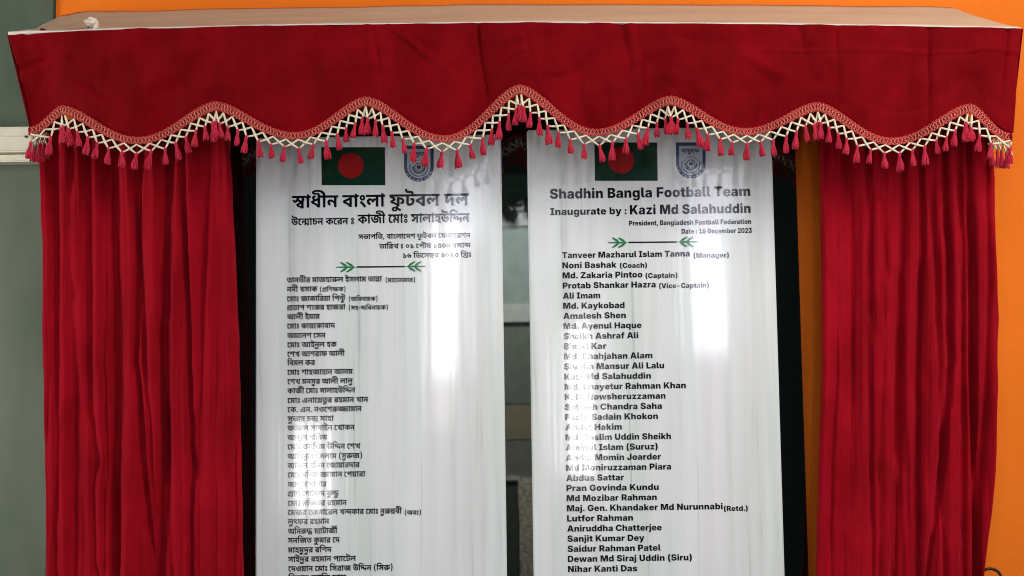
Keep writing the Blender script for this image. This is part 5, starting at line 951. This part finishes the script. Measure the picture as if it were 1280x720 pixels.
def vy(px, v):
    """depth of the valance cloth: it hangs a little loose and waves more towards its lower edge"""
    vc_ = (64 + 3 * n1(px * 0.01, 6.0) - pl(px, TOP)) / max(ebot(px) - pl(px, TOP), 1)
    y = YV + 0.030 * v
    y += 0.010 * v * math.sin(px / 187.0 * 2 * math.pi * 1.0 + 0.6)
    y += 0.022 * v * n1(px * 0.018, 3.3, v * 0.8)
    y += 0.010 * n1(px * 0.02 + v * 1.5, 8.1, v * 2.2)
    y += 0.0025 * n1(px * 0.016, 1.1, v * 7.0)
    y += 0.0020 * n1(px * 0.11 + v * 2.0, 4.4, v * 2.0)
    y -= 0.010 * v * abs(n1(px * 0.016 + v * 0.8, 14.4, v * 0.9))
    y -= 0.004 * abs(n1(px * 0.035 - v * 1.4, 15.4, v * 2.2))
    y -= 0.0030 * math.exp(-((v - vc_) / 0.02) ** 2) * (1 if px > 940 else 0.25)      # hem crease
    # pulled creases that run up from the scallops and across the cloth
    for cx, cy, dx, dy, wd, dp in CREASE:
        a = (px - cx) / 60.0 * dy - (v - cy) * dx
        l = ((px - cx) / 60.0 * dx + (v - cy) * dy)
        y += dp * math.exp(-(a / wd) ** 2) * math.exp(-(l / 0.55) ** 2)
    y += 0.006 * math.exp(-((px - 775 - 30 * v) / 7) ** 2) * max(0, 1 - v * 2.2)
    y += 0.007 * math.exp(-((px - 998 - 22 * v) / 6) ** 2) * max(0, 1 - v * 1.2)
    y += 0.012 * math.exp(-((px - 722 - 70 * (v - 0.8)) / 16) ** 2) * max(0, v - 0.4)
    return y


ppos = P(640, 30, YV)
pel = empty('pelmet', (0, 0.0, ppos.z))
tag(pel, 'red velvet scalloped valance with tasselled trim and beige top across the whole picture', 'pelmet')
PO = pel.location


def vfn(u, v):
    xt = lerp(10, 1278, u)
    xb = lerp(38, 1263, u)
    # the side edges swing in below the top corners
    px = lerp(xt, xb, v ** 0.85)
    yt = pl(xt, TOP)
    yb = ebot(xb)
    py = lerp(yt, yb, v)
    Y = vy(px, v)
    return P(px, py, YV + 0.03 * v) + Vector((0, Y - YV - 0.03 * v, 0)) - PO


vv, ff = grid(vfn, 520, 60)
me = bpy.data.meshes.new('valance_cloth')
me.from_pydata(vv, [], ff)
vc = link('valance_cloth', me, M_VALANCE, pel, True)
md = vc.modifiers.new('thickness', 'SOLIDIFY')
md.thickness = 0.003
md.offset = -1


def trough(px):
    """0 on the crest of a scallop, 1 at its lowest"""
    for a, b in zip(EDGE, EDGE[1:]):
        if px <= b[0]:
            lo_, hi_ = (a[1], b[1]) if a[2] == 0 else (b[1], a[1])
            return min(1, max(0, (ebot(px) - lo_) / (hi_ - lo_)))
    return 1.0


def edge_pt(px, off, dy=0.0, front=0.006):
    """point in front of the cloth near its lower edge; off pixels out along the edge normal"""
    h = 1.5
    off *= 1.0 - 0.24 * trough(px) ** 1.5
    sl = (ebot(px + h) - ebot(px - h)) / (2 * h)
    L = math.hypot(1, sl)
    nx, ny = -sl / L, 1 / L
    X, Yp = px + nx * off, ebot(px) + ny * off + dy
    return P(X, Yp, vy(px, 1.0) - front)


# arc length table along the edge
xs = [38 + i * 0.5 for i in range(int((1263 - 38) / 0.5) + 1)]
arc = [0.0]
for a, b in zip(xs, xs[1:]):
    arc.append(arc[-1] + math.hypot(b - a, ebot(b) - ebot(a)))


def x_at(s):
    import bisect
    i = min(max(bisect.bisect_left(arc, s), 1), len(arc) - 1)
    t = (s - arc[i - 1]) / (arc[i] - arc[i - 1])
    return lerp(xs[i - 1], xs[i], t)


TOTAL = arc[-1]

# woven band: interlaced zigzag threads between two edge cords
bm = bmesh.new()
bg = bmesh.new()
step = 1.2
N = int(TOTAL / step)
for ph in range(3):
    pts = []
    for i in range(N + 1):
        s = i * step
        px = x_at(min(s, TOTAL - 0.01))
        a = s / 8.6 * 2 * math.pi + ph * 2 * math.pi / 3
        pts.append(edge_pt(px, 3.6 + 4.6 * math.sin(a), 0, 0.006 + 0.0012 * math.cos(a * 1.5)))
    tube(bm, pts, 0.0013, 5)
for off, wv in ((-1.6, 0.6), (8.8, 0.6)):
    pts = []
    for i in range(N + 1):
        s = i * step
        px = x_at(min(s, TOTAL - 0.01))
        pts.append(edge_pt(px, off + wv * math.sin(s * 1.1), 0, 0.007))
    tube(bm, pts, 0.0014, 5)
for ph in (0.5, 1.5):
    pts = []
    for i in range(N + 1):
        s = i * step
        px = x_at(min(s, TOTAL - 0.01))
        a = s / 8.6 * 2 * math.pi + ph * math.pi
        pts.append(edge_pt(px, 3.6 + 4.9 * math.sin(a), 0, 0.0085 + 0.001 * math.sin(a * 1.5)))
    tube(bg, pts, 0.0009, 4)
from_bm('braid', bm, M_BRAID, pel, True, PO)
br2 = from_bm('braid_gold_thread', bg, M_BRAIDP, pel, True, PO)
# dark woven ground behind the threads
gv, gf = grid(lambda u, v: edge_pt(x_at(min(u * TOTAL, TOTAL - 0.01)), lerp(-3, 4.0, v), 0, 0.0032) - PO, 500, 3)
me = bpy.data.meshes.new('braid_tape')
me.from_pydata(gv, [], gf)
link('braid_tape', me, M_VALANCE, pel, True)


# tassels: a bound head over a skirt of loose threads
def tassel_mesh(seed):
    rnd = random.Random(seed)
    bm = bmesh.new()
    tube(bm, [(0, 0, 0.004), (0, 0, -0.001), (0, 0, -0.004), (0, 0, -0.008), (0, 0, -0.010)], [0.0015, 0.0034, 0.0040, 0.0034, 0.0026], 8)
    L = rnd.uniform(0.033, 0.040)
    wd = rnd.uniform(0.0046, 0.0070)
    lean = rnd.uniform(-0.003, 0.003)
    n = 17
    for i in range(n):
        a = 2 * math.pi * i / n
        k = 1.0 if i % 3 else 0.45
        ex = math.cos(a) * wd * k * rnd.uniform(0.8, 1.1) + lean
        ey = math.sin(a) * wd * k * rnd.uniform(0.8, 1.1)
        l = L * rnd.uniform(0.90, 1.05)
        pts = [(math.cos(a) * 0.002, math.sin(a) * 0.002, -0.009), (ex * 0.55, ey * 0.55, -0.009 - (l - 0.009) * 0.3),
               (ex * 0.92, ey * 0.92, -0.009 - (l - 0.009) * 0.65), (ex, ey, -l)]
        tube(bm, pts, [0.0012, 0.0019, 0.0021, 0.0014], 4)
    me = bpy.data.meshes.new('tassel')
    bmesh.ops.recalc_face_normals(bm, faces=bm.faces)
    bm.to_mesh(me)
    bm.free()
    me.materials.append(M_TASSEL)
    return me


TM = [tassel_mesh(i) for i in range(7)]
SP = 13.6
K = int(TOTAL / SP)
SP = TOTAL / K
rnd = random.Random(5)
nodes = []
for k in range(K + 1):
    s = min(k * SP, TOTAL - 0.01) + (rnd.uniform(-1.0, 1.0) if 0 < k < K else 0)
    px = x_at(min(max(s, 0.01), TOTAL - 0.01))
    top = edge_pt(px, 10.0, 0, 0.007)
    ln = 25 + rnd.uniform(-1.5, 1.5)
    # the strings also sag straight down a little
    bot = edge_pt(px, ln - 1.5, 0.5, 0.004 + rnd.uniform(-0.002, 0.003))
    nodes.append((px, top, bot))
for k in range(K):
    (xa, ta, ba), (xb, tb, bb) = nodes[k], nodes[k + 1]
    bm = bmesh.new()
    for (p, q, z) in ((ta, bb, -0.0012), (tb, ba, 0.0014)):
        mid = (p + q) / 2 + Vector((rnd.uniform(-.001, .001), z, -0.0012))
        tube(bm, [p, (p + mid) / 2 + Vector((0, z * .4, 0)), mid, (mid + q) / 2 + Vector((0, z * .4, 0)), q],
             [0.0019, 0.0023, 0.0027, 0.0023, 0.0020], 6)
    c = (ta + tb) / 2
    o = from_bm('cord_cross', bm, M_CORD, pel, True, c)
    o.location = c - PO
for k, (px, top, bot) in enumerate(nodes):
    o = bpy.data.objects.new('tassel', TM[rnd.randrange(7)])
    COL.objects.link(o)
    o.parent = pel
    o.location = bot + Vector((0, 0, 0.001)) - PO
    o.rotation_euler = (rnd.uniform(-.2, .2), rnd.uniform(-.17, .17), rnd.uniform(0, 6.28))
    s = rnd.uniform(0.92, 1.1)
    o.scale = (s * 1.0, s, s)

# side returns of the valance with their own trim
for side, (xt, xb) in ((-1, (10, 38)), (1, (1278, 1263))):
    a_t, a_b = P(xt, pl(xt, TOP), YV), P(xb, ebot(xb), YV + 0.03)
    b_t = Vector((a_t.x - side * 0.0, 0.095, a_t.z + 0.02))
    b_b = Vector((a_b.x + side * 0.004, 0.09, a_b.z + 0.01))

    def sf(u, v, a_t=a_t, a_b=a_b, b_t=b_t, b_b=b_b, side=side):
        p = a_t.lerp(b_t, u).lerp(a_b.lerp(b_b, u), v)
        return p + Vector((side * (0.002 + 0.010 * v * math.sin(u * 9) * n1(u * 3, side, v)), 0, 0.03 * v * math.sin(u * math.pi))) - PO
    gv, gf = grid(sf, 40, 24)
    me = bpy.data.meshes.new('side_cloth')
    me.from_pydata(gv, [], gf)
    link('side_cloth', me, M_VALANCE, pel, True)
    bm = bmesh.new()
    bc = bmesh.new()
    for ph in (0, 1, 2):
        tube(bm, [sf(i / 120, 1.0) + PO + Vector((side * 0.002, 0, -0.008 + 0.009 * math.sin(i * 0.9 + ph * 2.1))) for i in range(121)], 0.0018, 5)
    n = 9
    cs = [sf(i / n, 1.0) + PO for i in range(n + 1)]
    for p, q in zip(cs, cs[1:]):
        tube(bc, [p + Vector((0, 0, -0.018)), q + Vector((0, 0, -0.048))], 0.0023, 5)
        tube(bc, [q + Vector((0, 0, -0.018)), p + Vector((0, 0, -0.048))], 0.0023, 5)
    from_bm('side_braid', bm, M_BRAID, pel, True, PO)
    from_bm('side_cords', bc, M_CORD, pel, True, PO)
    for p in cs[1:]:
        o = bpy.data.objects.new('tassel', TM[rnd.randrange(7)])
        COL.objects.link(o)
        o.parent = pel
        o.location = p + Vector((0, 0, -0.049)) - PO
        o.rotation_euler = (0, 0, rnd.uniform(0, 6.28))

# sloping beige cover between the front board and the wall
FB = [(10, 43), (30, 41), (60, 40.2), (130, 37), (320, 32), (640, 28), (960, 30), (1278, 35)]
BB = [(70, 24), (78, 19), (110, 14.5), (320, 10), (640, 5), (960, 6), (1150, 8), (1192, 9.5)]


def cov(u, v):
    fx = lerp(10, 1277, u)
    f = P(fx, pl(fx, FB) - 1, YV + 0.002)
    bx = lerp(72, 1192, u)
    b = P(bx, pl(bx, BB), 0.098)
    p = f.lerp(b, v)
    p.z += -0.006 * math.sin(v * math.pi) + 0.0035 * n1(u * 14, 2.0, v * 3) + (0.008 * n1(u * 60, 1, v * 3) * max(0, 1 - u * 12))
    return p - PO


gv, gf = grid(cov, 220, 16)
me = bpy.data.meshes.new('top_cover')
me.from_pydata(gv, [], gf)
o = link('top_cover', me, M_COVER, pel, True)
md = o.modifiers.new('thickness', 'SOLIDIFY')
md.thickness = 0.004
# pale selvedge of the cloth folded over the front board
bm = bmesh.new()
pts = [P(x, pl(x, FB) - 0.3 + 0.4 * n1(x * 0.05, 2), YV - 0.002) for x in range(11, 1277, 6)]
tube(bm, pts, [0.0016 + 0.0058 * max(0, 1 - (x - 10) / 75.0) * (0.8 + 0.5 * n1(x * 0.12, 5)) for x in range(11, 1277, 6)], 6)
from_bm('folded_hem', bm, M_PAPER, pel, True, PO)

# crumpled white paper lying on the cover, near its left end
def crumple(name, px, py, Y, sx, sy, sz, seed, label):
    bm = bmesh.new()
    bmesh.ops.create_icosphere(bm, subdivisions=4, radius=1.0)
    for v in bm.verts:
        d = v.co.normalized()
        k = 1 + 0.45 * (abs(noise.noise(d * 1.7 + Vector((seed, 0, 0)))) - 0.2) + 0.22 * (abs(noise.noise(d * 4 + Vector((0, seed, 0)))) - .2)
        v.co = Vector((d.x * sx, d.y * sy, d.z * sz)) * k
    o = from_bm(name, bm, M_PAPER, None, False)
    o.location = P(px, py, Y)
    tag(o, label, 'paper')
    return o


c1 = crumple('paper_scrap', 116, 28.5, YV + 0.05, 0.013, 0.02, 0.011, 3, 'crumpled white paper twist standing on the left part of the beige cover')
bm = bmesh.new()
ps = [P(104, 26, YV + 0.05), P(108, 24.5, YV + 0.045), P(116, 24, YV + 0.04), P(121, 27, YV + 0.04), P(116, 36, YV + 0.015), P(113, 40, YV + 0.005)]
for i in range(len(ps) - 1):
    a, b = ps[i], ps[i + 1]
    q = [bm.verts.new(a), bm.verts.new(b), bm.verts.new(b + Vector((0.002, 0.03, -0.012))), bm.verts.new(a + Vector((0.002, 0.03, -0.010)))]
    bm.faces.new(q)
bmesh.ops.remove_doubles(bm, verts=bm.verts, dist=0.0001)
o = from_bm('paper_flap', bm, M_PAPER, None, True)
me = o.data
md = o.modifiers.new('t', 'SOLIDIFY')
md.thickness = 0.001
o.parent = c1
o.matrix_parent_inverse = Matrix.Translation(-c1.location)
crumple('fabric_scrap', 53.5, 37.3, YV + 0.02, 0.006, 0.008, 0.003, 8, 'tiny dark red cloth scrap on the beige cover by its left corner').data.materials[0] = M_VALANCE
bpy.data.objects['fabric_scrap']['category'] = 'cloth scrap'

# black cable looping out from behind the right curtain
bm = bmesh.new()
pts = [(1222, 722), (1230, 713), (1238, 711), (1246, 713.5), (1251, 720), (1253, 732), (1248, 750), (1240, 780), (1236, 830)]
cp = [P(x, y, 0.05) for x, y in pts]
sm = []
for i in range(len(cp) - 1):
    p0, p1, p2, p3 = cp[max(i - 1, 0)], cp[i], cp[i + 1], cp[min(i + 2, len(cp) - 1)]
    for k in range(6):
        t = k / 6
        sm.append(0.5 * ((2 * p1) + (p2 - p0) * t + (2 * p0 - 5 * p1 + 4 * p2 - p3) * t * t + (3 * p1 - p0 - 3 * p2 + p3) * t ** 3))
tube(bm, sm, 0.0035, 8)
o = from_bm('cable', bm, M_CABLE, None, True, sm[0])
tag(o, 'thin black cable curling out from behind the right curtain at the bottom', 'cable')

# ------------------------------------------------------------------ what the polished slab mirrors: a pier on the far side of the room
YR = -5.2
T = empty('far_pier', mirror(645, 720, YR))
tag(T, 'grey panelled pier across the room, seen only mirrored in the black strip', 'pier')


def rp(name, x0, x1, y0, y1, m, dep=0.0):
    a, b = mirror(x0, y0, YR), mirror(x1, y1, YR)
    bm = bmesh.new()
    box(bm, (min(a.x, b.x), YR - 0.08, min(a.z, b.z)), (max(a.x, b.x), YR + dep, max(a.z, b.z)))
    from_bm(name, bm, m, T, False, T.location)


g = lambda n, c: plain(n, c, 0.7, 12, 0.002, 0.12)
rp('upper_panel', 600, 690, 232, 283, g('pale_grey', (0.40, 0.42, 0.42)))
rp('joint', 600, 690, 283, 288, g('joint_grey', (0.17, 0.2, 0.19)))
rp('middle_panel', 600, 690, 288, 381, g('mid_grey', (0.24, 0.30, 0.28)), 0.01)
rp('band', 600, 690, 381, 402, g('band_grey', (0.42, 0.46, 0.42)), 0.03)
rp('lower_panel', 600, 690, 402, 505, g('olive_grey', (0.13, 0.16, 0.13)))
rp('lower_panel', 600, 690, 505, 550, g('brown_grey', (0.21, 0.19, 0.13)))
rp('lower_panel', 600, 690, 550, 597, g('warm_grey', (0.16, 0.165, 0.14)))
rp('ledge', 632, 650, 595, 600, g('ledge_grey', (0.42, 0.44, 0.4)), 0.02)
rp('dark_panel', 600, 648, 600, 760, g('dark_grey', (0.05, 0.065, 0.055)))
rp('rough_pillar', 648, 690, 597, 760, plain('rough_plaster', (0.42, 0.40, 0.32), 0.9, 60, 0.01, 0.6), 0.03)
# dark leaves hanging in front of the pale panel
bm = bmesh.new()
rl = random.Random(12)
for i in range(90):
    q = mirror(rl.uniform(620, 668), 216 + 45 * rl.random() ** 1.6, YR + 0.06)
    a = rl.uniform(-1.2, 1.2)
    d = Vector((math.sin(a), 0.2, -abs(math.cos(a)))) * rl.uniform(0.04, 0.11)
    n = Vector((d.z, 0, -d.x)) * 0.22
    bm.faces.new([bm.verts.new(q), bm.verts.new(q + d * 0.5 + n), bm.verts.new(q + d), bm.verts.new(q + d * 0.5 - n)])
from_bm('dark_leaves', bm, mat('dark_leaf', (0.004, 0.007, 0.005), 0.95, 0.0)[0], T, False, T.location)
